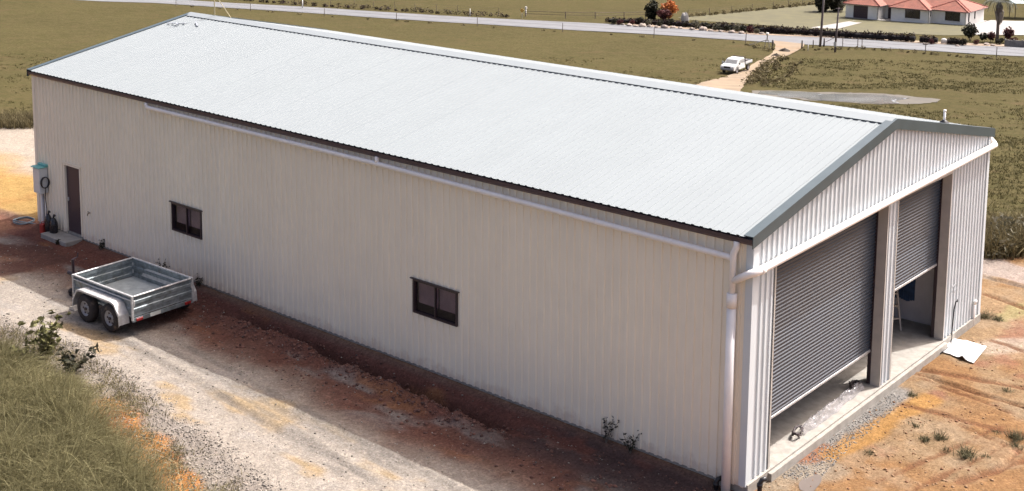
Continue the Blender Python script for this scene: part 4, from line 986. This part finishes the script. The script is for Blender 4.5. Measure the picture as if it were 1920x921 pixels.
    # hip roofs: main block and three forward bays
    def hip(u0, u1, w0, w1, zt_, ridge_along='u', ov=.55):
        u0 -= ov; u1 += ov; w0 -= ov; w1 += ov; s_ = .42
        if ridge_along == 'u': rr = (w1-w0)/2; R0, R1 = (u0+rr, (w0+w1)/2), (u1-rr, (w0+w1)/2)
        else: rr = (u1-u0)/2; R0, R1 = ((u0+u1)/2, w0+rr), ((u0+u1)/2, w1)
        zr_ = zt_+rr*s_
        V = [(u0, w0, zt_), (u1, w0, zt_), (u1, w1, zt_), (u0, w1, zt_), (R0[0], R0[1], zr_), (R1[0], R1[1], zr_)]
        Fs = [(0, 1, 5, 4), (1, 2, 5), (2, 3, 4, 5), (3, 0, 4)] if ridge_along == 'u' else [(0, 1, 4), (1, 2, 5, 4), (2, 3, 5), (3, 0, 4, 5)]
        mb = MB().add([(*q[:2], q[2]) for q in V]+[(*q[:2], q[2]-.12) for q in V], Fs+[tuple(i+6 for i in f[::-1]) for f in Fs]+[(0, 6, 7, 1), (1, 7, 8, 2), (2, 8, 9, 3), (3, 9, 6, 0)])
        uw(mb); rf = mb.build('roof', TILE, h)
        mb = MB(); hips = ((0, 4), (3, 4), (1, 5), (2, 5), (4, 5)) if ridge_along == 'u' else ((0, 4), (1, 4), (4, 5))
        for i, j in hips: mb.tube([V[i], V[j]], .11, 6)
        mb.v = [(q[0], q[1], q[2]+.03) for q in mb.v]; uw(mb); mb.build('ridge_tiles', RIDG, rf)
        # tile courses as shallow battens across the slopes
        mb = MB()
        for f in Fs[:3]:
            a, b_ = V[f[0]], V[f[1]]; c = V[f[2]]; d_ = V[f[3]] if len(f) == 4 else c
            for k in range(1, 12):
                t_ = k/12; p0 = [a[i]+(d_[i]-a[i])*t_ for i in range(3)]; p1 = [b_[i]+(c[i]-b_[i])*t_ for i in range(3)]; mb.tube([p0, p1], .028, 4)
        uw(mb); mb.build('tile_courses', TILE, rf)
        mb = MB(); 
        for (a, b_) in ((0, 1), (1, 2), (2, 3), (3, 0)):
            mb.tube([(V[a][0], V[a][1], zt_-.10), (V[b_][0], V[b_][1], zt_-.10)], .09, 6)
        uw(mb); mb.build('gutter', FASC, rf)
    hip(0, 21.2, 1.0, 9.0, 2.62); hip(0, 6.0, 0, 7, 2.60, 'w'); hip(6.4, 12.8, -1.5, 6, 2.585, 'w'); hip(15.2, 21.2, -2.2, 6, 2.61, 'w')
    mb = MB(); mb.box((10.6, 4.2, -.25), (21.6, 12.8, .5)); uw(mb); mb.build('footing', CONCM, h)
house()
# carport with pale blue roof at the right edge
p = at(1903, 36); t = thing('carport', 'pale blue carport roof on dark posts at the right edge beyond the palm', 'carport', p, R(35))
mb = MB()
for k in range(14): mb.box((k*.5-1.0, 1.6, 3.0+.02*(k % 2)+.05*k*0), (.5, 4.6, .05), bev=.01)
mb.build('roof', mat('pale_blue_steel', (.42, .50, .52), .5), t)
for x, y in ((0, 0), (4.6, 0), (0, 3.6), (4.6, 3.6)): MB().tube([(x, y, -.3), (x, y, 3.0)], .07, 7).build('post', DKPOST, t)

# ------------------------------------------------------------------ garden plants across the road
def tree(label, u, v, h, cr, n_, size, mt, name='tree', cat='tree', stems=1, group=None, base=.42):
    p = at(u, v); t = thing(name, label, cat, p, 0, group); mb = MB()
    for s_ in range(stems):
        a = s_*2.4; mb.tube([(.1*math.cos(a), .1*math.sin(a), -.15), (.3*math.cos(a), .3*math.sin(a), h*.4), (.6*cr*math.cos(a)*(stems > 1), .6*cr*math.sin(a)*(stems > 1), h*.8)], [.06*h*.5, .045*h*.5, .015*h*.5], 6)
        for b_ in range(4):
            th = a+b_*1.7; mb.tube([(.2*math.cos(a), .2*math.sin(a), h*(.35+.1*b_)), (cr*.7*math.cos(th), cr*.7*math.sin(th), h*(.55+.1*b_))], [.02*h*.5, .008*h*.5], 5)
    mb.build('trunk', WOODP, t)
    parts = []
    for k in range(7):
        a = k*2.39; q = (cr*.5*math.cos(a)*(k > 0), cr*.5*math.sin(a)*(k > 0), h*(base+(.86-base)*k/6)); parts.append(leaves(q, (cr*.62, cr*.62, h*.24), n_//7, size))
    V, F, T = join(parts); npmesh('crown', V, F, mt, t, T); return t
tree('dark green bushy tree at the road garden, left of the orange shrub', 1222, 38, 3.2, 1.35, 2200, .24, DARKLEAF, stems=2, base=.15)
tree('shrub with orange and purple leaves in the road garden', 1254, 37, 3.3, 1.5, 1100, .28, ORLEAF, name='croton_shrub', cat='shrub', stems=3, base=.3)
tree('dark burgundy shrub beside the orange shrub in the road garden', 1244, 40, 2.0, 1.3, 1200, .2, REDLEAF, name='garden_shrub', cat='shrub', stems=2)
tree('large dark tree behind the power poles, nearest the poles', 1543, 23, 4.8, 1.9, 2600, .34, DARKLEAF, base=.2)
tree('large dark tree between the power poles and the terracotta roofed house', 1569, 22, 5.2, 2.2, 2600, .34, DARKLEAF, base=.2)
tree('pale grey shrub at the left end wall of the white house', 1577, 24, 2.2, .8, 400, .18, GREYLEAF, name='garden_shrub', cat='shrub', stems=2)
tree('rounded dark shrub with glossy leaves beside the palm, across the road', 1818, 77, 2.5, 1.25, 1200, .2, DARKLEAF, name='garden_shrub', cat='shrub', stems=3)
tree('spiky burgundy shrub right of the palm trunk', 1890, 81, 2.3, .85, 500, .22, REDLEAF, name='garden_shrub', cat='shrub', stems=3)
tree('small burgundy shrub just left of the palm trunk', 1858, 79, 1.5, .75, 420, .18, REDLEAF, name='garden_shrub', cat='shrub', stems=2)
tree('small dark shrub between the rounded shrub and the palm', 1843, 79, 1.3, .7, 400, .18, DARKLEAF, name='garden_shrub', cat='shrub', stems=2)
# hedges
def hedge(label, top, h, wd, n_, mt=HEDGEM):
    pts = along(top, .55); p0 = pts[0]; t = thing('hedge', label, 'hedge', p0); parts = []
    for (x, y, z) in pts:
        parts.append(leaves((x-p0[0]+random.uniform(-.2, .2), y-p0[1]+random.uniform(-.2, .2), z-p0[2]+h*.45), (wd, wd, h*.55*random.uniform(.8, 1.15)), n_*2, .15, hole=.05))
    V, F, T = join(parts); npmesh('foliage', V, F, mt, t, T)
    mb = MB(); mb.tube([(x-p0[0], y-p0[1], z-p0[2]+h*.42) for (x, y, z) in [at(*q_) for q_ in top]], h*.27, 7)  # plain dark core that fills and darkens the hedge inside
    mb.build('dark_core', mat('hedge_core_dark', (.008, .006, .006), .9), t)
    mb = MB()
    for (x, y, z) in pts[::2]: mb.tube([(x-p0[0], y-p0[1], z-p0[2]-.1), (x-p0[0]+.05, y-p0[1], z-p0[2]+h*.6)], .05, 5)
    mb.build('stems', WOODP, t)['kind'] = 'stuff'
hedge('long dark clipped hedge between the road and the mown lawn', [(1345, 56), (1430, 63.5), (1500, 67), (1560, 71), (1640, 76), (1715, 80)], 1.45, .55, 90)
hedge('short dark rounded hedge on the road edge, left of the white stone', [(1724, 81), (1758, 83)], 1.3, .7, 90)
hedge('short dark hedge on the road edge, between the white stone and the rounded shrub', [(1776, 84), (1806, 86)], 1.15, .6, 90)
hedge('low dark hedge behind the pale rocks at the left end of the road garden', [(1142, 44), (1200, 47), (1260, 50), (1340, 56)], 1.2, .55, 60)
ORD = 'first second third fourth fifth sixth seventh eighth ninth tenth eleventh twelfth thirteenth fourteenth fifteenth sixteenth'.split(); cnt = {'d': 0, 'r': 0, 'g': 0}
# pale rocks and small bushes of the road garden
def rock(r_, s_):
    mb = MB(); n1, n2 = 10, 6; vs = []
    for i in range(n2+1):
        ph = -math.pi/2+math.pi*i/n2
        for k in range(n1):
            th = 2*math.pi*k/n1; q = r_*(1+.5*(float(vnoise(k*.7+s_, i*.9+s_, 7))-.5)) if 0 < i < n2 else r_*.9
            vs.append((q*1.25*math.cos(ph)*math.cos(th), q*math.cos(ph)*math.sin(th), q*.7*math.sin(ph)))
    return mb.add(vs, [(i*n1+k, i*n1+(k+1) % n1, (i+1)*n1+(k+1) % n1, (i+1)*n1+k) for i in range(n2) for k in range(n1)]).build('rock', ROCK)
for k, (u, v, r_) in enumerate([(1168, 48, .45), (1180, 50, .6), (1192, 51, .5), (1204, 51, .75), (1218, 52, .6), (1231, 53, .5), (1246, 54, .8), (1262, 54, .6), (1275, 55, .55), (1297, 57, .6), (1318, 58, .9), (1333, 60, .5), (1352, 61, .55), (1372, 63, .7), (1390, 64, .6), (1428, 65.5, .6), (1735, 85, .5), (1795, 88, .45), (1850, 86, .5), (1862, 87, .45)]):
    p = at(u, v); o = rock(r_*random.uniform(.6, .85), k*3.7); o.location = p+np.array([0, 0, r_*.3]); o.rotation_euler = (0, 0, random.random()*6); tag(o, 'pale rock edging the road garden, '+(ORD[k]+' counted from its left end' if k < 16 else ['just right of the short rounded hedge', 'below the rounded dark shrub', 'left of the palm foot', 'touching the palm foot'][k-16]), 'rock', 'pale rocks edging the road garden')
p = at(1770, 83); o = rock(.5, 99); o.location = p+np.array([0, 0, .4]); o.scale = (.8, .8, 1.5); o.data.materials[0] = MATS['white_marker']; tag(o, 'white standing stone between two dark hedges on the road edge', 'stone'); o.name = 'white_stone'
p = at(1284, 44); o = rock(.7, 55); o.location = p+np.array([0, 0, .9]); o.scale = (.9, .9, 2.1); o.rotation_euler = (0, -.25, 0); o.data.materials[0] = mat('pale_stone', (.45, .42, .38), .9, 0, .1, 2); tag(o, 'tall pale leaning stone right of the orange shrub', 'stone'); o.name = 'standing_stone'
bush_proto = {}
for k, (u, v, r_, kind) in enumerate([(1150, 47, .8, 'd'), (1163, 48, .7, 'r'), (1186, 48, .6, 'r'), (1198, 47, .9, 'd'), (1215, 49, .8, 'g'), (1238, 50, .7, 'd'), (1256, 50, .8, 'd'), (1272, 50, .7, 'r'), (1283, 52, .7, 'd'), (1305, 55, .9, 'g'), (1322, 56, .8, 'd'), (1341, 58, .8, 'g'), (1349, 60, .7, 'd'), (1362, 60, .9, 'd'), (1378, 61, .8, 'g'), (1392, 62, .8, 'd'), (1405, 63, .8, 'r'), (1420, 64, .7, 'g'), (1745, 84, .6, 'r'), (1805, 86, .7, 'd'), (1830, 85, .6, 'r'), (1875, 85, .7, 'd'), (1900, 84, .7, 'r')]):
    lb = {'d': 'dark green bush among the road garden rocks', 'r': 'dark reddish bush in the planted strip across the road', 'g': 'grey green spreading bush in the planted strip across the road'}[kind]+', '+ORD[cnt[kind]]+' from the left'; cnt[kind] += 1
    p = at(u, v)
    if kind not in bush_proto:
        t = thing('garden_bush', lb, 'bush', p, 0, {'d': 'dark bushes of the road garden', 'r': 'reddish bushes of the road garden', 'g': 'grey bushes of the road garden'}[kind])
        V, F, T = join([leaves((random.uniform(-.4, .4), random.uniform(-.4, .4), .5+.2*q), (.6, .6, .45), 110, .17) for q in range(4)]); npmesh('foliage', V, F, {'d': DARKLEAF, 'r': REDLEAF, 'g': GREYLEAF}[kind], t, T)
        mb = MB(); 
        for q in range(5): mb.tube([(0, 0, -.1), (.35*math.cos(q*1.3), .35*math.sin(q*1.3), .6)], .025, 5)
        mb.build('stems', WOODP, t); t.scale = (r_, r_, r_); bush_proto[kind] = t
    else: dup(bush_proto[kind], p, random.random()*6, lb, r_*random.uniform(.9, 1.15))
# palm
p = at(1869, 80); t = thing('palm_tree', 'tall palm with a skirt of dead grey fronds beside the road at the right', 'palm tree', p)
MB().tube([(0, 0, -.2), (.03, 0, 1.5), (.0, 0, 3.6), (.1, 0, 6.4)], [.30, .24, .22, .20], 10).build('trunk', WOODP, t, True)
def frond(a, L, droop, z0, wd, mt, name):
    mb = MB(); n_ = 9; c = [(.1+math.cos(a)*L*math.sin(f*1.4)/1.0*(.75), math.sin(a)*L*math.sin(f*1.4)*.75, z0+L*(.55*f-droop*f*f)) for f in np.linspace(0, 1, n_)]
    mb.tube(c, [.035]*(n_-1)+[.01], 5)
    sd_ = (-math.sin(a), math.cos(a))
    for i in range(1, n_):
        for s_ in (-1, 1):
            for q in (0, .5):
                b_ = Vector(c[i-1]).lerp(Vector(c[i]), q); w_ = wd*(1-.6*abs(i/n_-.35))
                tip = b_+Vector((sd_[0]*s_*w_+math.cos(a)*.25, sd_[1]*s_*w_+math.sin(a)*.25, -.35*w_)); mid = b_.lerp(tip, .5)+Vector((0, 0, .08))
                mb.add([b_, mid+Vector((math.cos(a)*.05, math.sin(a)*.05, 0)), tip, mid-Vector((math.cos(a)*.05, math.sin(a)*.05, 0))], [(0, 1, 2, 3)])
    mb.t = [.2+.6*random.random()]*len(mb.v); mb.build(name, mt, t)
PALMG = leafmat('palm_green', (.04, .045, .035), (.14, .14, .11), .5, .15)
for k in range(15): frond(k*2.399, random.uniform(2.6, 3.3), random.uniform(.75, 1.25), 6.3, .75, PALMG, 'frond')
SK = leafmat('dead_frond', (.12, .10, .085), (.32, .28, .24), .9, .1)
for k in range(26):
    a = k*2.399; mb = MB(); z1 = random.uniform(5.2, 6.3); L = random.uniform(1.6, 2.6); r1 = random.uniform(.3, .62)
    c = [(.05+.22*math.cos(a), .22*math.sin(a), z1), (.05+r1*1.1*math.cos(a), r1*1.1*math.sin(a), z1-.3*L), (.05+r1*math.cos(a), r1*math.sin(a), z1-.7*L), (.05+r1*.7*math.cos(a+.2), r1*.7*math.sin(a+.2), z1-L)]
    sd_ = Vector((-math.sin(a), math.cos(a), 0)); ww = (.06, .22, .20, .05)
    vs = []
    for q, w_ in zip(c, ww): vs += [Vector(q)-sd_*w_, Vector(q)+Vector((math.cos(a)*.06, math.sin(a)*.06, 0)), Vector(q)+sd_*w_]
    mb.add(vs, [(3*i+j, 3*i+j+1, 3*i+j+4, 3*i+j+3) for i in range(3) for j in range(2)]); mb.t = [random.random()]*len(mb.v); mb.build('dead_frond', SK, t)
# low grey wall at the right edge
p = at(1884, 88); q = at(1960, 93); d = q-p; t = thing('garden_wall', 'low weathered grey wall at the right edge beside the road', 'wall', p, math.atan2(d[1], d[0]))
LL = float(np.hypot(*d[:2]))
for k in range(int(LL/1.2)): MB().box((k*1.2+.6, 0, .45+(d[2]/LL)*(k*1.2+.6)), (1.18, .14, 1.2), bev=.02).build('panel', mat('weathered_panel', (.20, .185, .17), .9, 0, .2, 2, dirt=((.10, .09, .085), 2, .55)), t)
for k in range(int(LL/1.2)+1): MB().box((k*1.2, -.02, .5+(d[2]/LL)*k*1.2), (.14, .2, 1.45), bev=.02).build('post', MATS['weathered_panel'], t)

# ------------------------------------------------------------------ foreground grass, stones, weeds
def pix(x, y, z):
    d = np.stack([x-CAM[0], y-CAM[1], z-CAM[2]], -1); q = d @ fw
    return 960+FPX*(d @ rt)/q, 460.5+SHY-FPX*(d @ upv)/q
def sample(n_, x0, x1, y0, y1, mar=(-160, 2080, -60, 1120)):
    x = rng.uniform(x0, x1, n_); y = rng.uniform(y0, y1, n_); z = gzv(x, y); u, v = pix(x, y, z)
    k = (u > mar[0]) & (u < mar[1]) & (v > mar[2]) & (v < mar[3]); return x[k], y[k], z[k]
CLAYL = [[P2(195, 760), P2(260, 815), P2(320, 880), P2(350, 925)], [P2(205, 770), P2(235, 800)]]
x, y, z = sample(230000, -24, -4.5, -14, -4.6)
e = y-edge_y(x)+.55*(fbm(x*1.6, y*1.6, 62)-.5); cl = np.minimum(segd(x, y, CLAYL[0])-.30, segd(x, y, CLAYL[1])-.1)+.5*(fbm(x*2.6, y*2.6, 64)-.5)
pr_ = np.clip(sstep(-.55, -1.35, e), .0, 1)*np.where(cl < .30, .05, 1)*(.45+.8*fbm(x*1.3, y*1.3, 84))
k = rng.random(len(x)) < pr_; x, y, z, e = x[k], y[k], z[k], e[k]
hh = (.20+.80*sstep(-.7, -2.0, e))*(.55+.7*rng.random(len(x)))*(.65+.7*fbm(x*.9, y*.9, 85))
wind = np.stack([.35+.5*fbm(x*.6, y*.6, 86), -.25+.5*fbm(x*.6, y*.6, 87)], 1)
ln = wind*.9+rng.normal(size=(len(x), 2))*.45
tn = np.clip(.12+.75*rng.random(len(x))**1.5+.45*(fbm(x*.8, y*.8, 88)-.5)+.25*(rng.random(len(x)) < .05), 0, 1)
V, F, T = blades(np.stack([x, y, z-.02], 1), hh, 0.012+.016*rng.random(len(x)), ln, 4, .6, tn)
tag(npmesh('long_grass', V, F, GRASSM, None, T), kind='stuff')
# seed heads / pale dry stalks standing above
x, y, z = sample(22000, -24, -6, -14, -5.6); e = y-edge_y(x); k = (e < -1.3) & (rng.random(len(x)) < .55); x, y, z = x[k], y[k], z[k]
V, F, T = blades(np.stack([x, y, z], 1), .55+.35*rng.random(len(x)), np.full(len(x), .019), rng.normal(size=(len(x), 2))*.5+np.array([.5, -.1]), 4, .7, .8+.2*rng.random(len(x)))
tag(npmesh('dry_stalks', V, F, leafmat('straw_stalk', (.16, .135, .07), (.42, .36, .215), .6, .2), None, T), kind='stuff')
# low dark creeping weed between grass and gravel
x, y, z = sample(60000, -22, -5, -9, -4); e = y-edge_y(x)+.5*(fbm(x*1.6, y*1.6, 62)-.5)
k = rng.random(len(x)) < sstep(.15, -.4, e)*sstep(-1.7, -.9, e)*sstep(.46, .62, fbm(x*1.1, y*1.1, 89)); x, y, z = x[k], y[k], z[k]
V, F, T = blades(np.stack([x, y, z-.01], 1), .07+.13*rng.random(len(x)), np.full(len(x), .016), rng.normal(size=(len(x), 2))*.8, 2, .5)
tag(npmesh('creeping_weed', V, F, DGRASS, None, T), kind='stuff')
def stones(name, x, y, z, r_, mt, tone):
    """one mesh of small uneven stones (deformed octahedra)"""
    k = len(x); o = np.array([(1, 0, 0), (0, 1, 0), (-1, 0, 0), (0, -1, 0), (0, 0, .8), (0, 0, -.6)])
    a = rng.random(k)*6.28; c_, s_ = np.cos(a), np.sin(a); q = o[None]*(.65+.7*rng.random((k, 6, 1)))*r_[:, None, None]
    V = np.stack([q[..., 0]*c_[:, None]-q[..., 1]*s_[:, None], q[..., 0]*s_[:, None]+q[..., 1]*c_[:, None], q[..., 2]], -1)+np.stack([x, y, z], -1)[:, None]
    fs = np.array([(0, 1, 4), (1, 2, 4), (2, 3, 4), (3, 0, 4), (1, 0, 5), (2, 1, 5), (3, 2, 5), (0, 3, 5)])
    F = (np.arange(k)[:, None, None]*6+fs[None]).reshape(-1, 3)
    return tag(npmesh(name, V.reshape(-1, 3), F, mt, None, np.repeat(tone, 6)), kind='stuff')
def tonemat(name, c1, c2):
    m, n, b = _new(name); a = N(n, 'ShaderNodeAttribute', attribute_name='tone'); n.links.new(mix(n, a.outputs['Fac'], c1, c2), b.inputs['Base Color']); b.inputs['Roughness'].default_value = .9; return m
GRM = tonemat('loose_gravel', (.06, .05, .043), (.36, .315, .265)); CLM = tonemat('clay_clods', (.16, .07, .034), (.30, .19, .105)); RDM = tonemat('red_clods', (.07, .035, .028), (.17, .08, .058))
x, y, z = sample(90000, -24, 1, -8, -.3); e = y-edge_y(x)+.45*(fbm(x*1.6, y*1.6, 62)-.5)
k = rng.random(len(x)) < (.75*sstep(.45, 0, e)*sstep(-1.5, -.9, e)+.025*(e > 0)); x, y, z = x[k], y[k], z[k]
stones('fringe_gravel', x, y, z+.004, .010+.022*rng.random(len(x))**2, GRM, rng.random(len(x)))
x, y, z = sample(16000, -16, 0, -2.2, -.15); g, b_ = gully(x, y); k = rng.random(len(x)) < .05+.6*b_+.15*g; x, y, z = x[k], y[k], z[k]
stones('soil_clods', x, y, z+.004, .012+.05*rng.random(len(x))**3, RDM, rng.random(len(x)))
x, y, z = sample(30000, .1, 9, -2, 22); k = rng.random(len(x)) < .25*sstep(.4, .65, fbm(x*.9, y*.9, 90)); x, y, z = x[k], y[k], z[k]
stones('yard_clods', x, y, z+.003, .010+.035*rng.random(len(x))**3, CLM, rng.random(len(x)))
gl = segd(x, y, [P2(1495, 880), P2(1545, 830), P2(1600, 785), P2(1660, 735)]); x, y, z = sample(9000, -.2, 3, .2, 6); gl = segd(x, y, [P2(1495, 880), P2(1545, 830), P2(1600, 785), P2(1660, 735)]); k = (gl < .5) & (x > .18) & (rng.random(len(x)) < .8); x, y, z = x[k], y[k], z[k]
stones('apron_gravel', x, y, z+.004, .009+.015*rng.random(len(x)), tonemat('apron_stone', (.10, .09, .085), (.34, .325, .30)), rng.random(len(x)))
# paddock tussocks
def tuss(n_, test, name, mt, hmul=1.0):
    t_ = rng.uniform(40, 165, n_)**1.0; s_ = rng.uniform(-80, 75, n_)*t_/165
    x = CAM[0]-t_*math.sin(YAW)+s_*math.cos(YAW); y = CAM[1]+t_*math.cos(YAW)+s_*math.sin(YAW); z = gzv(x, y); u, v = pix(x, y, z)
    k = test(u, v, t_, x, y); x, y, z, t_ = x[k], y[k], z[k], t_[k]
    m_ = 6; X = np.repeat(x, m_)+rng.normal(size=len(x)*m_)*.10*np.repeat(t_, m_)/90; Y = np.repeat(y, m_)+rng.normal(size=len(x)*m_)*.10*np.repeat(t_, m_)/90; Z = np.repeat(z, m_)
    h_ = hmul*(.10+.16*rng.random(len(X))); V, F, T = blades(np.stack([X, Y, Z-.02], 1), h_, (.03+.05*rng.random(len(X)))*np.repeat(t_, m_)/90, rng.normal(size=(len(X), 2))*.8, 1, .4, np.clip(np.repeat(rng.random(len(x)), m_)*.7+.3*rng.random(len(X)), 0, 1))
    tag(npmesh(name, V, F, mt, None, T), kind='stuff')
PADM = leafmat('paddock_blade', (.034, .030, .011), (.115, .10, .042), .8, .2)
inr = lambda u, v: (u > -40) & (u < 1960) & (v > -30)
dr = lambda u, v: (np.abs(u-np.interp(v, [80, 93, 107, 122, 141, 165], [1480, 1478, 1462, 1420, 1385, 1340])) > np.interp(v, [80, 93, 107, 141, 165], [34, 26, 17, 32, 45]))
road_v = lambda u: np.interp(u, [300, 560, 900, 1290, 1620, 1920], [7, 24, 46, 70, 90, 107])
tuss(70000, lambda u, v, t, x, y: inr(u, v) & (v > road_v(u)+2) & dr(u, v) & (pad_d(x, y) > 1.5) & ~((v > 168) & (v < 197) & (u > 1420) & (u < 1745)) & (rng.random(len(u)) < (.25+.75*(u > 1380))*sstep(.38, .62, fbm(x*.16, y*.16, 92))), 'paddock_tussocks', PADM)
tuss(10000, lambda u, v, t, x, y: inr(u, v) & dr(u, v) & (v > road_v(u)+2) & (u > 1380) & (pad_d(x, y) > 3) & (v < 168) & (rng.random(len(u)) < sstep(.55, .66, fbm(x*.12, y*.12, 93))), 'rank_grass', leafmat('rank_blade', (.036, .031, .012), (.125, .107, .046), .8, .2), 1.6)
# tall rough growth on the edge of the filled pad
def edgepts(u0, u1, n_, back):
    out = []
    for i in range(n_):
        s_ = u0+(u1-u0)*(i+random.random())/n_; t_ = float(np.interp(s_, TB_S, TB_T))+random.uniform(-.6, back)
        x_ = CAM[0]-t_*math.sin(YAW)+s_*math.cos(YAW); y_ = CAM[1]+t_*math.cos(YAW)+s_*math.sin(YAW); out.append((x_, y_, gz(x_, y_)))
    return out
for nm, pts, h_ in (('edge_growth', edgepts(-30, -19, 420, 2.2), .55), ('edge_growth', edgepts(13.2, 20, 700, 2.6), .75)):
    P = np.repeat(np.array(pts), 26, 0); P[:, :2] += rng.normal(size=(len(P), 2))*.14
    V, F, T = blades(P, h_*(.4+.8*rng.random(len(P))), np.full(len(P), .035), rng.normal(size=(len(P), 2))*.5, 2, .5); tag(npmesh(nm, V, F, DGRASS, None, T), kind='stuff')
clumps('edge_weeds', edgepts(13.4, 20, 60, 1.4), .5, 90, .09, GREYLEAF, hgt=1.3)
# individual weeds
def weed(u, v, h, label, n_=16, mt=WEEDM, spread=.5, p=None, name='weed', cat='weed', lw=.05, group=None):
    q = np.array(p) if p is not None else up(u, v); q = (q[0], q[1], gz(q[0], q[1])); t = thing(name, label, cat, q, 0, group)
    st = MB(); parts = []
    for k in range(n_):
        a = random.random()*6.28; L = h*random.uniform(.5, 1.0); sp = spread*random.uniform(.2, 1)*h
        c = [(0, 0, -.03), (sp*.4*math.cos(a), sp*.4*math.sin(a), L*.5), (sp*math.cos(a), sp*math.sin(a), L)]; st.tube(c, [.007, .005, .003], 4)
        for f in (.35, .55, .75, 1.0):
            b_ = Vector(c[0]).lerp(Vector(c[1]), min(1, f*2)) if f < .5 else Vector(c[1]).lerp(Vector(c[2]), f*2-1)
            parts.append(leaves(tuple(b_), (.05+.02*h, .05+.02*h, .04), 4, lw, hole=0))
    st.build('stems', WOODP, t); V, F, T = join(parts); npmesh('foliage', V, F, mt, t, T); return t
weed(88, 676, 1.15, 'leafy dark weed shrub standing above the grass at the left, below the trailer', 22, leafmat('olive_leaf', (.03, .03, .014), (.20, .19, .08), .5, .25), .55, name='weed_shrub', cat='shrub', lw=.085)
weed(45, 690, .6, 'lower leafy weed in the long grass, left of the tall weed shrub', 16, MATS['olive_leaf'], .7, name='weed_shrub', cat='shrub', lw=.08)
weed(135, 700, .55, 'sprawling weed at the gravel edge right of the tall weed shrub', 16, DARKLEAF, 1.0, name='weed_shrub', cat='shrub', lw=.07)
for (px_, py_, h, lb) in ((-21.25, -.12, .32, 'small dark weed at the wall base just right of the door step'), (-18.15, -.14, .42, 'thin weed at the wall base below the left window'), (-16.5, -.14, .36, 'thin weed at the wall base behind the trailer tailgate'), (-3.05, -.13, .58, 'tall wispy weed against the long wall, the left of two near the downpipe'), (-2.45, -.14, .45, 'wispy weed against the long wall, the right of two near the downpipe'), (-22.75, -.62, .16, 'tiny weed growing against the front of the door step')):
    weed(0, 0, h, lb, 7, DARKLEAF, .45, (px_, py_), lw=.032)
TUFTM = leafmat('tuft_blade', (.055, .05, .028), (.17, .15, .085), .7, .2)
for (u, v, h, n_, lb) in ((1812, 855, .30, 26, 'dark spiky tuft on the clay yard, the darkest in the middle'), (1735, 826, .16, 18, 'low green tuft on the clay, left of the dark spiky tuft'), (1762, 822, .22, 16, 'green tuft touching the low tuft on the clay yard'), (1905, 822, .30, 24, 'large green tuft at the right edge of the clay yard'), (1905, 838, .18, 12, 'small tuft below the large green tuft at the right edge'), (1710, 742, .16, 12, 'small dark tuft beside the orange streak near the door pillar'), (1716, 800, .12, 9, 'small flat tuft between grey gravel and tan clay'), (1775, 845, .10, 8, 'sparse creeping tuft left of the dark spiky tuft'), (1868, 812, .12, 6, 'tiny tuft left of the large green tuft'), (1848, 856, .12, 6, 'tiny tuft right of the dark spiky tuft'), (1630, 850, .10, 10, 'low grey tuft below the yellow clay streak'), (1888, 735, .12, 10, 'small green tuft by the rut at the right edge'), (1870, 600, .22, 16, 'green tuft on the clay behind the white sheet'), (1845, 596, .3, 22, 'dark weeds at the foot of the back corner of the shed')):
    q = up(u, v); q = (q[0], q[1], gz(q[0], q[1])); k = n_*7
    P = np.zeros((k, 3)); P[:, :2] = rng.normal(size=(k, 2))*(.03+.14*h); P[:, 2] = gzv(P[:, 0]+q[0], P[:, 1]+q[1])-q[2]-.01
    V, F, T = blades(P, h*(.3+.7*rng.random(k)), np.full(k, .014), rng.normal(size=(k, 2))*.8, 2, .5); o = npmesh('grass_tuft', V, F, TUFTM, None, T); o.location = q; tag(o, lb, 'tuft')

# shallow puddle in the yard
c0 = up(1519, 909); zp = gz(c0[0], c0[1])+.012; mb = MB(); k = 40; vs = []; ax_ = up(1534, 894)-c0; nx_ = np.array([-ax_[1], ax_[0], 0])*.42
for i in range(k):
    th = 2*math.pi*i/k; r_ = 1+.5*(float(vnoise(math.cos(th)*1.7+9, math.sin(th)*1.7+4, 12))-.5); w_ = c0+ax_*math.cos(th)*r_+nx_*math.sin(th)*r_
    vs.append((w_[0], w_[1], zp))
mb.add(vs, [tuple(range(k))]); tag(mb.build('puddle', mat('puddle_water', (.15, .125, .11), .10, 0, .05, 2)), kind='structure')
